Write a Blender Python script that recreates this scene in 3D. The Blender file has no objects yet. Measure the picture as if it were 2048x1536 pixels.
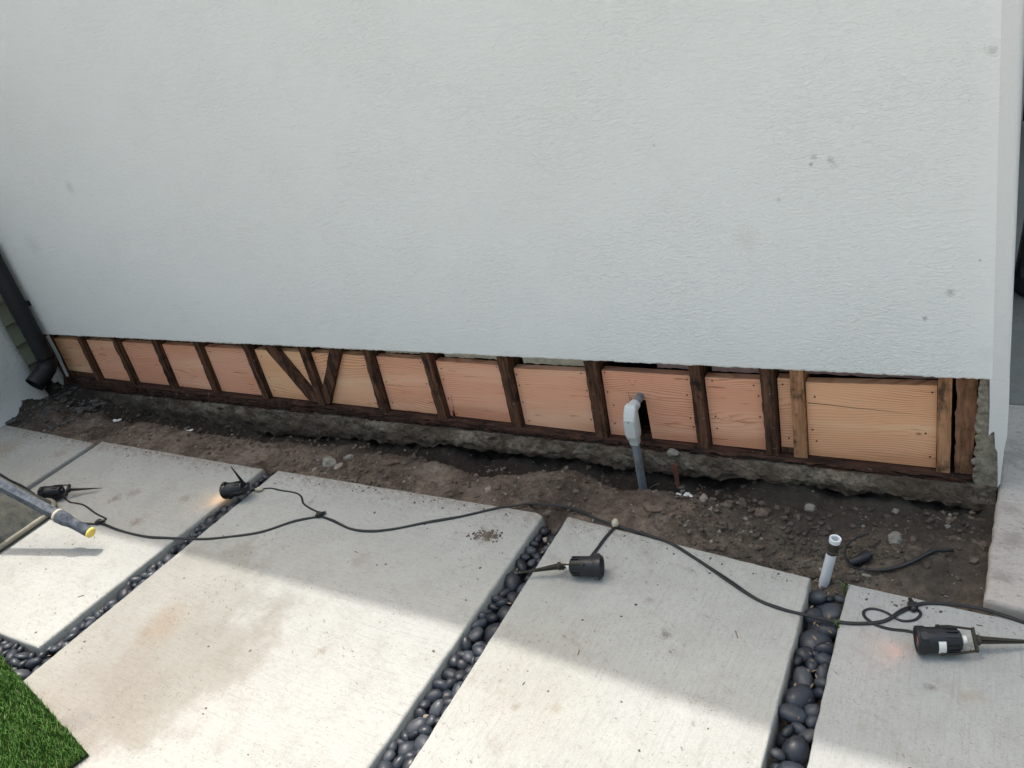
import bpy, bmesh, math, random
from mathutils import Vector, Matrix, Euler, noise as mn

random.seed(7)
SC = bpy.context.scene
COL = SC.collection

# ------------------------------------------------------------------ camera
CAM_H = 1.836
cd = bpy.data.cameras.new('camera'); cam = bpy.data.objects.new('camera', cd); COL.objects.link(cam)
cd.sensor_fit = 'HORIZONTAL'; cd.sensor_width = 36.0; cd.lens = 28.359; cd.clip_start = 0.05; cd.clip_end = 1000
r0 = Vector((0.855777, 0.471419, -0.213096)); r1 = Vector((0.058399, -0.497298, -0.865612)); r2 = Vector((-0.514038, 0.728327, -0.453106))
cam.matrix_world = Matrix(((r0.x, -r1.x, -r2.x, 0), (r0.y, -r1.y, -r2.y, 0), (r0.z, -r1.z, -r2.z, CAM_H), (0, 0, 0, 1)))
SC.camera = cam

# ------------------------------------------------------------------ sky and sun (sun stands high behind the house)
LIGHT = Vector((0.25, -0.25, -1.0)).normalized()          # the way the sunlight travels
w = bpy.data.worlds.new('World'); SC.world = w; w.use_nodes = True
wn = w.node_tree
bg = wn.nodes['Background']; sky = wn.nodes.new('ShaderNodeTexSky')
sky.sky_type = 'NISHITA'; sky.sun_disc = False
to_sun = -LIGHT
sky.sun_elevation = math.asin(to_sun.z); sky.sun_rotation = math.atan2(to_sun.x, to_sun.y)
sky.air_density = 2.7; sky.dust_density = 10.0; sky.ozone_density = 5.0
wn.links.new(sky.outputs[0], bg.inputs[0]); bg.inputs[1].default_value = 0.15
sl = bpy.data.lights.new('sun', 'SUN'); sun = bpy.data.objects.new('sun', sl); COL.objects.link(sun)
sl.energy = 2.0; sl.angle = math.radians(0.7); sl.color = (1.0, 0.965, 0.91)
sun.rotation_euler = LIGHT.to_track_quat('-Z', 'Y').to_euler(); sun.location = (-2, 6, 12)
SC.view_settings.view_transform = 'Standard'; SC.view_settings.look = 'None'
SC.view_settings.exposure = 0.89; SC.view_settings.gamma = 1.0

# ------------------------------------------------------------------ helpers
def lerp_table(t, x):
    if x <= t[0][0]: return t[0][1]
    for (a, va), (b, vb) in zip(t, t[1:]):
        if x <= b: return va + (vb - va) * (x - a) / (b - a)
    return t[-1][1]
def fbm(x, y, z, octv=4, gain=0.5):
    s = 0.0; a = 1.0
    for i in range(octv):
        s += a * mn.noise(Vector((x, y, z))); x *= 2.03; y *= 2.03; z *= 2.03; a *= gain
    return s
def smooth01(t):
    t = max(0.0, min(1.0, t)); return t * t * (3 - 2 * t)

def tag(o, label=None, cat=None, group=None, kind=None):
    if label: o['label'] = label
    if cat: o['category'] = cat
    if group: o['group'] = group
    if kind: o['kind'] = kind
    return o
def empty(name, loc, rz=0.0):
    o = bpy.data.objects.new(name, None); COL.objects.link(o); o.location = loc; o.rotation_euler = (0, 0, rz)
    o.empty_display_size = 0.05
    return o
def link(name, me, parent=None, loc=None):
    o = bpy.data.objects.new(name, me); COL.objects.link(o)
    if parent is not None: o.parent = parent
    if loc is not None: o.location = loc
    return o
def mesh(name, vs, fs, mat=None, parent=None, smooth=False, loc=None):
    me = bpy.data.meshes.new(name); me.from_pydata([tuple(v) for v in vs], [], fs); me.update()
    if mat: me.materials.append(mat)
    if smooth: me.polygons.foreach_set('use_smooth', [True] * len(me.polygons))
    return link(name, me, parent, loc)
class MB:
    def __init__(s): s.v = []; s.f = []
    def add(s, vs, fs):
        n = len(s.v); s.v += [tuple(v) for v in vs]; s.f += [tuple(i + n for i in f) for f in fs]; return s
    def box(s, a, b, M=None):
        x0, y0, z0 = a; x1, y1, z1 = b
        v = [(x0, y0, z0), (x1, y0, z0), (x1, y1, z0), (x0, y1, z0), (x0, y0, z1), (x1, y0, z1), (x1, y1, z1), (x0, y1, z1)]
        if M: v = [M @ Vector(p) for p in v]
        return s.add(v, [(0, 3, 2, 1), (4, 5, 6, 7), (0, 1, 5, 4), (1, 2, 6, 5), (2, 3, 7, 6), (3, 0, 4, 7)])
    def lathe(s, prof, n=20, M=None, cap=True):
        """prof: (x, r) along the local X axis"""
        vs = []; fs = []
        for x, r in prof:
            for k in range(n):
                a = 2 * math.pi * k / n; vs.append((x, r * math.cos(a), r * math.sin(a)))
        for i in range(len(prof) - 1):
            for k in range(n):
                k2 = (k + 1) % n; fs.append((i * n + k, (i + 1) * n + k, (i + 1) * n + k2, i * n + k2))
        if cap:
            fs.append(tuple(range(n))); m = (len(prof) - 1) * n; fs.append(tuple(m + k for k in reversed(range(n))))
        if M: vs = [M @ Vector(p) for p in vs]
        return s.add(vs, fs)
    def tube(s, pts, r, n=8, cap=True, flat=1.0):
        pts = [Vector(p) for p in pts]; vs = []; fs = []; up = Vector((0, 0, 1)); m = len(pts)
        for i, p in enumerate(pts):
            t = (pts[min(i + 1, m - 1)] - pts[max(i - 1, 0)]).normalized()
            sd = t.cross(up)
            if sd.length < 1e-3: sd = t.cross(Vector((0, 1, 0)))
            sd.normalize(); u = sd.cross(t)
            rr = r[i] if isinstance(r, (list, tuple)) else r
            for k in range(n):
                a = 2 * math.pi * k / n; vs.append(p + sd * rr * math.cos(a) + u * rr * flat * math.sin(a))
        for i in range(m - 1):
            for k in range(n):
                k2 = (k + 1) % n; fs.append((i * n + k, i * n + k2, (i + 1) * n + k2, (i + 1) * n + k))
        if cap:
            fs.append(tuple(reversed(range(n)))); fs.append(tuple((m - 1) * n + k for k in range(n)))
        return s.add(vs, fs)
    def build(s, name, mat=None, parent=None, smooth=False, loc=None):
        return mesh(name, s.v, s.f, mat, parent, smooth, loc)
def autosmooth(o, ang=35):
    me = o.data
    me.polygons.foreach_set('use_smooth', [True] * len(me.polygons))
    bm = bmesh.new(); bm.from_mesh(me); a = math.radians(ang)
    for e in bm.edges:
        if len(e.link_faces) == 2: e.smooth = e.calc_face_angle(0) < a
        else: e.smooth = False
    bm.to_mesh(me); bm.free()
    return o
def crom(pts, sub=6):
    P = [Vector(p) for p in pts]; out = []
    for i in range(len(P) - 1):
        p0 = P[max(i - 1, 0)]; p1 = P[i]; p2 = P[i + 1]; p3 = P[min(i + 2, len(P) - 1)]
        for k in range(sub):
            t = k / sub
            out.append(0.5 * ((2 * p1) + (p2 - p0) * t + (2 * p0 - 5 * p1 + 4 * p2 - p3) * t * t + (3 * p1 - p0 - 3 * p2 + p3) * t * t * t))
    out.append(P[-1]); return out
def prism_xz(pts, y0, y1):
    """polygon in the X-Z plane (counter-clockwise seen from -Y), extruded from y0 (front) to y1"""
    n = len(pts); v = [(x, y0, z) for x, z in pts] + [(x, y1, z) for x, z in pts]
    f = [tuple(range(n)), tuple(reversed(range(n, 2 * n)))]
    f += [(i, i + n, (i + 1) % n + n, (i + 1) % n) for i in range(n)]
    return v, f

# ------------------------------------------------------------------ materials
class NT:
    def __init__(s, name, rough=0.8, spec=0.3):
        s.m = bpy.data.materials.new(name); s.m.use_nodes = True; s.t = s.m.node_tree
        s.b = s.t.nodes['Principled BSDF']; s.b.inputs['Roughness'].default_value = rough
        s.b.inputs['Specular IOR Level'].default_value = spec
        s.g = s.t.nodes.new('ShaderNodeNewGeometry'); s.pos = s.g.outputs['Position']
    def n(s, typ, **kw):
        nd = s.t.nodes.new(typ)
        for k, v in kw.items(): setattr(nd, k, v)
        return nd
    def put(s, sock, v):
        if hasattr(v, 'links'): s.t.links.new(v, sock)
        elif v is not None:
            if isinstance(v, tuple) and len(v) == 3 and sock.type == 'RGBA': v = (*v, 1)
            sock.default_value = v
    def map(s, vec, scale=(1, 1, 1), loc=(0, 0, 0), rot=(0, 0, 0)):
        if any(rot):                                         # turn first, then stretch
            nr = s.n('ShaderNodeMapping'); s.put(nr.inputs[0], vec); nr.inputs['Rotation'].default_value = rot; vec = nr.outputs[0]
        nd = s.n('ShaderNodeMapping'); s.put(nd.inputs[0], vec)
        nd.inputs['Location'].default_value = loc; nd.inputs['Scale'].default_value = scale
        return nd.outputs[0]
    def noise(s, vec, scale=5, detail=3, rough=0.55, dist=0.0):
        nd = s.n('ShaderNodeTexNoise'); s.put(nd.inputs['Vector'], vec); nd.inputs['Scale'].default_value = scale
        nd.inputs['Detail'].default_value = detail; nd.inputs['Roughness'].default_value = rough; nd.inputs['Distortion'].default_value = dist
        return nd.outputs['Fac']
    def vor(s, vec, scale=5, feature='F1', out='Distance', rnd=1.0):
        nd = s.n('ShaderNodeTexVoronoi', feature=feature); s.put(nd.inputs['Vector'], vec); nd.inputs['Scale'].default_value = scale
        nd.inputs['Randomness'].default_value = rnd
        return nd.outputs[out]
    def rng(s, v, a, b, c=0.0, d=1.0, smooth=True):
        nd = s.n('ShaderNodeMapRange'); nd.interpolation_type = 'SMOOTHSTEP' if smooth else 'LINEAR'
        s.put(nd.inputs[0], v)
        for i, x in enumerate((a, b, c, d)): nd.inputs[i + 1].default_value = x
        return nd.outputs[0]
    def math(s, op, a, b=0.0, c=0.0):
        nd = s.n('ShaderNodeMath', operation=op); s.put(nd.inputs[0], a); s.put(nd.inputs[1], b); s.put(nd.inputs[2], c); return nd.outputs[0]
    def vadd(s, a, b, op='ADD'):
        nd = s.n('ShaderNodeVectorMath', operation=op); s.put(nd.inputs[0], a); s.put(nd.inputs[1], b); return nd.outputs[0]
    def dist(s, a, p):
        nd = s.n('ShaderNodeVectorMath', operation='DISTANCE'); s.put(nd.inputs[0], a); nd.inputs[1].default_value = p; return nd.outputs['Value']
    def mix(s, f, a, b, blend='MIX'):
        nd = s.n('ShaderNodeMix', data_type='RGBA', blend_type=blend); s.put(nd.inputs[0], f); s.put(nd.inputs[6], a); s.put(nd.inputs[7], b); return nd.outputs[2]
    def ramp(s, f, stops):
        nd = s.n('ShaderNodeValToRGB'); s.put(nd.inputs[0], f); cr = nd.color_ramp
        while len(cr.elements) < len(stops): cr.elements.new(0.5)
        for e, (p, c) in zip(cr.elements, stops): e.position = p; e.color = (*c, 1) if len(c) == 3 else c
        return nd.outputs[0]
    def bump(s, h, strength=0.5, dist=0.01, nrm=None):
        nd = s.n('ShaderNodeBump'); nd.inputs['Strength'].default_value = strength; nd.inputs['Distance'].default_value = dist
        s.put(nd.inputs['Height'], h)
        if nrm is not None: s.put(nd.inputs['Normal'], nrm)
        return nd.outputs[0]
    def color(s, c): s.put(s.b.inputs['Base Color'], c); return s
    def rough(s, r): s.put(s.b.inputs['Roughness'], r); return s
    def normal(s, nn): s.put(s.b.inputs['Normal'], nn); return s

def mat_plain(name, col, rough=0.6, spec=0.4, var=0.25, scale=40, bump=0.0, metal=0.0):
    t = NT(name, rough, spec)
    f = t.noise(t.pos, scale, 4)
    t.color(t.mix(f, tuple(c * (1 - var) for c in col), tuple(c * (1 + var) for c in col)))
    t.rough(t.rng(f, 0.3, 0.7, max(0, rough - 0.1), min(1, rough + 0.1)))
    if bump: t.normal(t.bump(t.noise(t.pos, scale * 4, 3), bump, 0.002))
    t.b.inputs['Metallic'].default_value = metal
    return t.m

def mat_stucco(name, base, marks=False, amp=1.0):
    t = NT(name, 0.9, 0.2); p = t.pos
    big = t.noise(p, 0.9, 3); mid = t.noise(p, 3.3, 4, 0.6)
    c = t.mix(t.rng(big, 0.35, 0.65), (base[0] * 0.985, base[1] * 0.985, base[2] * 0.98), base)
    c = t.mix(t.rng(mid, 0.55, 0.8, 0, 0.2), c, (base[0] * 0.985, base[1] * 0.96, base[2] * 0.93))
    # sand grain everywhere; trowel ridges running sideways in drifting patches
    st = t.map(p, (48, 48, 112), rot=(0, 0.10, 0)); rid = t.noise(st, 1.0, 3, 0.55, 1.1)
    st2 = t.map(p, (110, 110, 210)); fine = t.noise(st2, 1.0, 3, 0.65)
    patch = t.rng(mid, 0.36, 0.66, 0.5, 0.8)
    s = t.n('ShaderNodeSeparateXYZ'); t.put(s.inputs[0], p)
    h = t.math('ADD', t.math('MULTIPLY', t.rng(rid, 0.40, 0.72), patch), t.math('MULTIPLY', fine, 0.8))
    if marks: h = t.math('MULTIPLY', h, t.rng(s.outputs['X'], -0.12, -0.02, 1.0, 0.35))
    t.normal(t.bump(h, 0.66 * amp, 0.0038))
    c = t.mix(t.rng(fine, 0.28, 0.44, 0.14, 0), c, tuple(x * 0.6 for x in base))
    c = t.mix(t.math('MULTIPLY', t.rng(rid, 0.3, 0.5, 0.13, 0), patch), c, tuple(x * 0.68 for x in base))  # relief shading put into the colour: hollows between ridges darkened
    pk = t.math('MULTIPLY', t.rng(t.noise(p, 90, 2, 0.6), 0.70, 0.75), t.rng(t.noise(p, 6, 2), 0.5, 0.65))     # pinholes and grit
    c = t.mix(t.math('MULTIPLY', pk, 0.5), c, (0.25, 0.23, 0.19))
    if marks:
        for (x, z, r, k, col) in [(-0.512, 1.122, 0.010, 0.55, (0.1, 0.09, 0.07)), (-0.503, 1.142, 0.014, 0.4, (0.3, 0.27, 0.2)), (-0.458, 1.131, 0.016, 0.45, (0.3, 0.26, 0.2)),
                               (-0.445, 1.115, 0.016, 0.3, (0.35, 0.33, 0.3)), (-0.612, 1.019, 0.011, 0.35, (0.4, 0.33, 0.27)), (-0.134, 0.705, 0.018, 0.45, (0.13, 0.11, 0.09)),
                               (-0.2, 0.618, 0.010, 0.6, (0.09, 0.08, 0.07)), (-0.993, 1.225, 0.005, 0.5, (0.1, 0.09, 0.07)), (-4.837, 1.006, 0.10, 0.16, (0.35, 0.33, 0.29)),
                               (-4.217, 1.305, 0.05, 0.25, (0.3, 0.29, 0.26)), (-0.72, 0.89, 0.06, 0.16, (0.5, 0.4, 0.3)), (-0.061, 0.807, 0.006, 0.5, (0.1, 0.09, 0.08)), (-0.059, 1.38, 0.02, 0.4, (0.3, 0.28, 0.25)),
                               (-0.03, 0.50, 0.05, 0.12, (0.4, 0.37, 0.33))]:
            d = t.math('ADD', t.dist(p, (x, 2.5, z)), t.math('MULTIPLY', t.math('SUBTRACT', fine, 0.5), 2.4 * r))
            c = t.mix(t.rng(d, 0.0, r, k, 0), c, col)
    return t.color(c).m

def mat_concrete(name, base, lines_rot=0.0, stain=None, dirt=0.5, grime=(), tracked=True):
    t = NT(name, 0.85, 0.25); p = t.pos
    big = t.noise(p, 1.6, 4, 0.6); mid = t.noise(p, 9, 5, 0.66)
    c = t.mix(t.rng(big, 0.3, 0.7), tuple(x * 0.91 for x in base), tuple(x * 1.06 for x in base))
    c = t.mix(t.rng(mid, 0.42, 0.75, 0, 0.5), c, (base[0] * 0.82, base[1] * 0.80, base[2] * 0.77))
    br = t.map(p, (7, 150, 7), rot=(0, 0, lines_rot)); line = t.noise(br, 1.0, 4, 0.65)
    br2 = t.map(p, (22, 430, 22), rot=(0, 0, lines_rot)); line2 = t.noise(br2, 1.0, 2, 0.6)
    c = t.mix(t.rng(line, 0.5, 0.72, 0, 0.45), c, tuple(x * 0.70 for x in base))
    c = t.mix(t.rng(line2, 0.5, 0.75, 0, 0.3), c, tuple(x * 0.72 for x in base))
    gr = t.noise(p, 150, 4, 0.75); bl = t.noise(t.map(p, (38, 62, 38), rot=(0, 0, lines_rot)), 1.0, 5, 0.72)
    c = t.mix(t.rng(bl, 0.5, 0.7, 0, 0.42), c, tuple(x * 0.68 for x in base))
    c = t.mix(t.rng(bl, 0.3, 0.46, 0.35, 0), c, tuple(min(1, x * 1.16) for x in base))
    c = t.mix(t.rng(gr, 0.52, 0.72, 0, 0.5), c, tuple(x * 0.55 for x in base))
    c = t.mix(t.rng(gr, 0.28, 0.45, 0.4, 0), c, tuple(min(1, x * 1.25) for x in base))
    # scattered smears, specks and drag marks of soil
    sm = t.noise(t.map(p, (3.2, 6.0, 4), rot=(0, 0, 0.6)), 2.2, 6, 0.72)
    c = t.mix(t.rng(sm, 0.52, 0.76, 0, dirt), c, (0.2, 0.17, 0.135))
    cl = t.rng(t.noise(p, 3.4, 4, 0.6), 0.40, 0.62)
    sp = t.math('MULTIPLY', t.rng(t.noise(t.map(p, (34, 80, 34), rot=(0, 0, 0.7)), 1.0, 4, 0.65), 0.60, 0.68), cl)
    c = t.mix(t.math('MULTIPLY', sp, 0.62), c, (0.11, 0.09, 0.075))
    sp2 = t.math('MULTIPLY', t.rng(t.noise(t.map(p, (95, 150, 95), rot=(0, 0, -0.3)), 1.0, 3, 0.6), 0.62, 0.70), t.rng(t.noise(p, 5.2, 3), 0.36, 0.6))
    c = t.mix(t.math('MULTIPLY', sp2, 0.7), c, (0.10, 0.085, 0.07))
    if stain:
        ns = t.math('SUBTRACT', t.noise(p, 3.6, 7, 0.7), 0.5)
        for (x, y, r, k, col, soft, warp) in stain:
            wv = t.math('MULTIPLY', ns, warp)
            d = t.math('ADD', t.dist(p, (x, y, 0)), wv)
            c = t.mix(t.rng(d, r - soft, r, k, 0), c, col, 'MULTIPLY')
    ng = t.math('SUBTRACT', t.noise(t.map(p, (26, 44, 26), rot=(0, 0, 0.6)), 1.0, 5, 0.75), 0.5)
    for (x, y, r, k, col) in grime:
        d = t.math('ADD', t.dist(p, (x, y, 0)), t.math('MULTIPLY', ng, 3.4 * r))
        c = t.mix(t.rng(d, 0, r, k, 0), c, col)
    # soil tracked on along the dug side
    side = t.n('ShaderNodeSeparateXYZ'); t.put(side.inputs[0], p)
    ed = t.math('ADD', side.outputs['Y'], t.math('MULTIPLY', ng, 0.45))
    if tracked: c = t.mix(t.rng(ed, 1.93, 2.1, 0, 0.6), c, (0.17, 0.14, 0.11))
    # weathered sides
    low = t.rng(t.math('ADD', side.outputs['Z'], t.math('MULTIPLY', t.math('SUBTRACT', mid, 0.5), 0.03)), -0.03, -0.006, 1, 0)
    c = t.mix(t.math('MULTIPLY', low, 0.4), c, t.mix(big, (0.33, 0.305, 0.25), (0.22, 0.21, 0.17)))
    h = t.math('ADD', t.math('MULTIPLY', line, 0.7), t.math('ADD', t.math('MULTIPLY', line2, 0.5), t.math('MULTIPLY', gr, 0.8)))
    t.normal(t.bump(h, 0.5, 0.0025))
    return t.color(c).m

def mat_soil():
    t = NT('soil', 0.95, 0.15); p = t.pos
    a = t.noise(p, 2.6, 5, 0.62); b = t.noise(p, 24, 6, 0.72); f = t.noise(p, 120, 4, 0.72)
    c = t.ramp(t.math('ADD', t.math('MULTIPLY', a, 0.4), t.math('ADD', t.math('MULTIPLY', b, 0.4), t.math('MULTIPLY', f, 0.2))),
               [(0.36, (0.048, 0.037, 0.030)), (0.45, (0.112, 0.085, 0.067)), (0.53, (0.19, 0.148, 0.118)), (0.64, (0.30, 0.25, 0.205))])
    s = t.n('ShaderNodeSeparateXYZ'); t.put(s.inputs[0], p)
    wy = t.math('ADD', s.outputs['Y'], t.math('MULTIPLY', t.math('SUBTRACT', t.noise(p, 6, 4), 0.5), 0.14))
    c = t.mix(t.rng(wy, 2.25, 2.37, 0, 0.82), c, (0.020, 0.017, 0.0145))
    dp = t.noise(p, 4.4, 4, 0.6); c = t.mix(t.rng(dp, 0.5, 0.64, 0, 0.5), c, (0.045, 0.033, 0.028))       # damp earth in the trench
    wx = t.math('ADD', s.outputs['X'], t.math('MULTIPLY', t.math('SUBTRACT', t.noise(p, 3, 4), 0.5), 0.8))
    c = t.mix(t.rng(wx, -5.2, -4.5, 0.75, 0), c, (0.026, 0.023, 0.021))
    c = t.mix(t.rng(wx, -0.95, -0.6, 0, 0.45), c, t.mix(b, (0.03, 0.026, 0.022), (0.15, 0.13, 0.105)))
    g = t.rng(t.vor(p, 75), 0.12, 0.2, 1, 0); c = t.mix(t.math('MULTIPLY', g, t.rng(t.noise(p, 30, 2), 0.52, 0.7)), c, (0.26, 0.23, 0.20))
    t.normal(t.bump(t.math('ADD', t.math('MULTIPLY', b, 0.8), f), 0.9, 0.012))
    return t.color(c).m

def mat_fir():
    t = NT('fresh_fir', 0.7, 0.25); p = t.pos
    oi = t.n('ShaderNodeObjectInfo'); off = t.n('ShaderNodeCombineXYZ')
    t.put(off.inputs[0], t.math('MULTIPLY', oi.outputs['Random'], 37.0)); t.put(off.inputs[2], t.math('MULTIPLY', oi.outputs['Random'], 11.0))
    q = t.vadd(p, off.outputs[0])
    kv = t.map(q, (1.0, 0.0, 1.6)); kd = t.vor(kv, 4.2)                     # knots push the grain aside
    lowf = t.noise(t.map(q, (0.9, 3, 3.0)), 1.3, 2, 0.5)
    s = t.n('ShaderNodeSeparateXYZ'); t.put(s.inputs[0], q)
    ph = t.math('ADD', t.math('MULTIPLY', s.outputs['Z'], 92.0), t.math('MULTIPLY', lowf, 19.0))
    ph = t.math('ADD', ph, t.rng(kd, 0.0, 0.16, 4.5, 0))
    ph = t.math('ADD', ph, t.math('MULTIPLY', t.noise(t.map(q, (3, 10, 24)), 1.0, 3), 1.2))
    fr = t.math('FRACT', ph)
    ring = t.math('MULTIPLY', t.rng(fr, 0.35, 0.85), t.rng(fr, 0.88, 1.0, 1, 0))
    fib = t.noise(t.map(q, (12, 200, 420)), 1.0, 3, 0.6)
    tone = t.noise(t.map(q, (1.2, 5, 7)), 1.0, 4)
    base = oi.outputs['Color']; sap2 = t.noise(t.map(q, (2.0, 3, 5)), 1.0, 3)
    c = t.mix(t.math('MULTIPLY', ring, t.rng(sap2, 0.3, 0.7, 0.1, 1.0)), base, t.mix(1.0, base, (0.62, 0.48, 0.39), 'MULTIPLY'))
    c = t.mix(t.rng(tone, 0.45, 0.72, 0, 0.6), c, t.mix(1.0, base, (0.96, 0.84, 0.76), 'MULTIPLY'))
    sap = t.noise(t.map(q, (0.7, 4, 9)), 1.0, 3, 0.55)
    c = t.mix(t.rng(sap, 0.5, 0.68, 0, 0.75), c, t.mix(1.0, base, (1.02, 1.2, 1.22), 'MULTIPLY'))
    c = t.mix(t.rng(sap, 0.32, 0.45, 0.5, 0), c, t.mix(1.0, base, (0.88, 0.74, 0.68), 'MULTIPLY'))
    c = t.mix(t.rng(fib, 0.55, 0.8, 0, 0.3), c, t.mix(1.0, base, (0.74, 0.6, 0.5), 'MULTIPLY'))
    c = t.mix(t.rng(kd, 0.025, 0.055, 0.85, 0), c, t.mix(1.0, base, (0.45, 0.25, 0.16), 'MULTIPLY'))
    pit = t.math('MULTIPLY', t.rng(t.noise(t.map(q, (5, 40, 70)), 1.0, 3, 0.6), 0.61, 0.70), t.rng(t.noise(q, 5, 2), 0.44, 0.56))   # pitch streaks
    c = t.mix(t.math('MULTIPLY', pit, 0.8), c, t.mix(1.0, base, (0.42, 0.2, 0.12), 'MULTIPLY'))
    c = t.mix(t.rng(t.noise(q, 7, 5, 0.7), 0.64, 0.82, 0, 0.4), c, t.mix(1.0, base, (0.5, 0.38, 0.3), 'MULTIPLY'))
    # uneven darker band along the lower edges
    s2 = t.n('ShaderNodeSeparateXYZ'); t.put(s2.inputs[0], p)
    lowd = t.math('ADD', s2.outputs['Z'], t.math('MULTIPLY', t.math('SUBTRACT', tone, 0.5), 0.22))
    c = t.mix(t.rng(lowd, 0.03, 0.10, 0.5, 0), c, t.mix(1.0, base, (0.55, 0.42, 0.33), 'MULTIPLY'))
    t.normal(t.bump(fib, 0.2, 0.001))
    return t.color(c).m

def mat_oldwood(name, a, b, d, sx=(60, 60, 5)):
    t = NT(name, 0.85, 0.2); p = t.pos
    oi = t.n('ShaderNodeObjectInfo'); off = t.n('ShaderNodeCombineXYZ'); t.put(off.inputs[0], t.math('MULTIPLY', oi.outputs['Random'], 23.0)); t.put(off.inputs[2], t.math('MULTIPLY', oi.outputs['Random'], 9.0))
    q = t.vadd(p, off.outputs[0])
    g = t.noise(t.map(q, sx), 1.0, 5, 0.65, 0.4); m = t.noise(t.map(q, (14, 14, 9)), 1.0, 6, 0.72)
    c = t.mix(t.rng(g, 0.3, 0.7), a, b)
    c = t.mix(t.rng(m, 0.48, 0.68, 0, 0.9), c, d)
    c = t.mix(t.math('MULTIPLY', t.rng(t.noise(q, 45, 4, 0.7), 0.62, 0.72), 0.55), c, (0.26, 0.235, 0.2))
    t.normal(t.bump(t.math('ADD', g, m), 0.7, 0.005))
    return t.color(c).m

def mat_rubble(name, a, b, sc=20, bump=0.8):
    t = NT(name, 0.92, 0.2); p = t.pos
    n1 = t.noise(p, sc, 6, 0.7); n2 = t.noise(p, sc * 6, 4, 0.7)
    c = t.mix(t.rng(n1, 0.3, 0.7), a, b)
    c = t.mix(t.rng(n2, 0.52, 0.75, 0, 0.5), c, tuple(x * 0.35 for x in a))
    t.normal(t.bump(t.math('ADD', n1, t.math('MULTIPLY', n2, 0.6)), bump, 0.008))
    return t.color(c).m

def mat_foundation():
    t = NT('old_footing', 0.95, 0.15); p = t.pos
    n1 = t.noise(t.map(p, (1, 1, 1.6)), 13, 6, 0.72); n2 = t.noise(p, 70, 5, 0.75); n0 = t.noise(p, 2.8, 5, 0.6)
    c = t.mix(t.rng(n1, 0.36, 0.62), (0.085, 0.069, 0.052), (0.32, 0.28, 0.22))
    c = t.mix(t.rng(n0, 0.42, 0.58, 0, 0.75), c, (0.10, 0.073, 0.054))
    c = t.mix(t.rng(n2, 0.36, 0.5, 0.6, 0), c, (0.06, 0.05, 0.042))
    c = t.mix(t.rng(n2, 0.62, 0.75, 0, 0.45), c, (0.38, 0.34, 0.28))
    s = t.n('ShaderNodeSeparateXYZ'); t.put(s.inputs[0], p)
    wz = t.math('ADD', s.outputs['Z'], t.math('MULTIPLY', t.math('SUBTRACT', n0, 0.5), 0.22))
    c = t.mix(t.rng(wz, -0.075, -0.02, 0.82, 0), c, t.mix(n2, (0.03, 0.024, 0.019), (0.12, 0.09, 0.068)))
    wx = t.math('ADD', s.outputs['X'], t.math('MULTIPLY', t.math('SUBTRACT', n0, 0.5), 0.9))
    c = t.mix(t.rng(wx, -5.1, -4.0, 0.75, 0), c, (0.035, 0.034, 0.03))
    t.normal(t.bump(t.math('ADD', n1, n2), 1.0, 0.02))
    return t.color(c).m

def mat_pebble():
    t = NT('pebble', 0.55, 0.4); p = t.pos
    oi = t.n('ShaderNodeObjectInfo')
    c = t.ramp(oi.outputs['Random'], [(0.0, (0.011, 0.0135, 0.019)), (0.5, (0.021, 0.0255, 0.036)), (0.85, (0.034, 0.040, 0.053)), (1.0, (0.058, 0.063, 0.074))])
    f = t.noise(p, 55, 4, 0.65)
    c = t.mix(t.rng(f, 0.52, 0.8, 0, 0.3), c, (0.07, 0.073, 0.078))
    c = t.mix(t.rng(t.noise(p, 14, 4), 0.6, 0.8, 0, 0.3), c, (0.085, 0.075, 0.062))
    c = t.mix(t.rng(t.vor(p, 60), 0.05, 0.08, 0.5, 0), c, (0.16, 0.15, 0.14))
    t.rough(t.rng(f, 0.35, 0.65, 0.34, 0.58)); t.normal(t.bump(t.noise(p, 160, 3), 0.12, 0.002))
    return t.color(c).m

M_STUCCO = mat_stucco('stucco', (0.785, 0.795, 0.788), True)
M_BEAD = mat_stucco('smooth_plaster', (0.695, 0.695, 0.69), False, 0.4)
M_WING = mat_stucco('old_stucco', (0.55, 0.565, 0.56), False, 1.2)
CB = (0.385, 0.382, 0.362)
TAN = (0.775, 0.755, 0.72)
M_SLAB_A = mat_concrete('slab_cross_broomed', CB, 0.02, dirt=0.35, grime=[(-3.62, 1.66, 0.05, 0.6, (0.17, 0.14, 0.11)), (-3.55, 1.72, 0.05, 0.5, (0.17, 0.14, 0.11)), (-3.3, 1.55, 0.05, 0.6, (0.2, 0.16, 0.12)), (-3.2, 1.75, 0.05, 0.5, (0.2, 0.17, 0.13)), (-4.95, 1.85, 0.16, 0.7, (0.3, 0.25, 0.19)), (-4.45, 1.9, 0.07, 0.5, (0.24, 0.2, 0.16))])
M_SLAB_B = mat_concrete('slab_stained', CB, 0.03, dirt=0.25,
    stain=[(-2.62, 1.02, 0.60, 0.88, TAN, 0.16, 0.8), (-2.3, 1.0, 0.36, 0.4, (0.86, 0.83, 0.79), 0.12, 0.6), (-2.56, 1.11, 0.14, 0.6, (0.97, 0.80, 0.68), 0.14, 0.25), (-2.5, 0.72, 0.34, 0.5, (0.9, 0.82, 0.8), 0.15, 0.4), (-2.5, 0.68, 0.09, 0.5, (0.66, 0.65, 0.66), 0.06, 0.2)],
    grime=[(-1.6, 1.868, 0.055, 0.85, (0.1, 0.075, 0.05)), (-1.86, 1.2, 0.03, 0.5, (0.2, 0.16, 0.12)), (-2.5, 1.88, 0.03, 0.5, (0.2, 0.17, 0.14)), (-2.02, 1.62, 0.05, 0.4, (0.25, 0.21, 0.17))])
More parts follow.
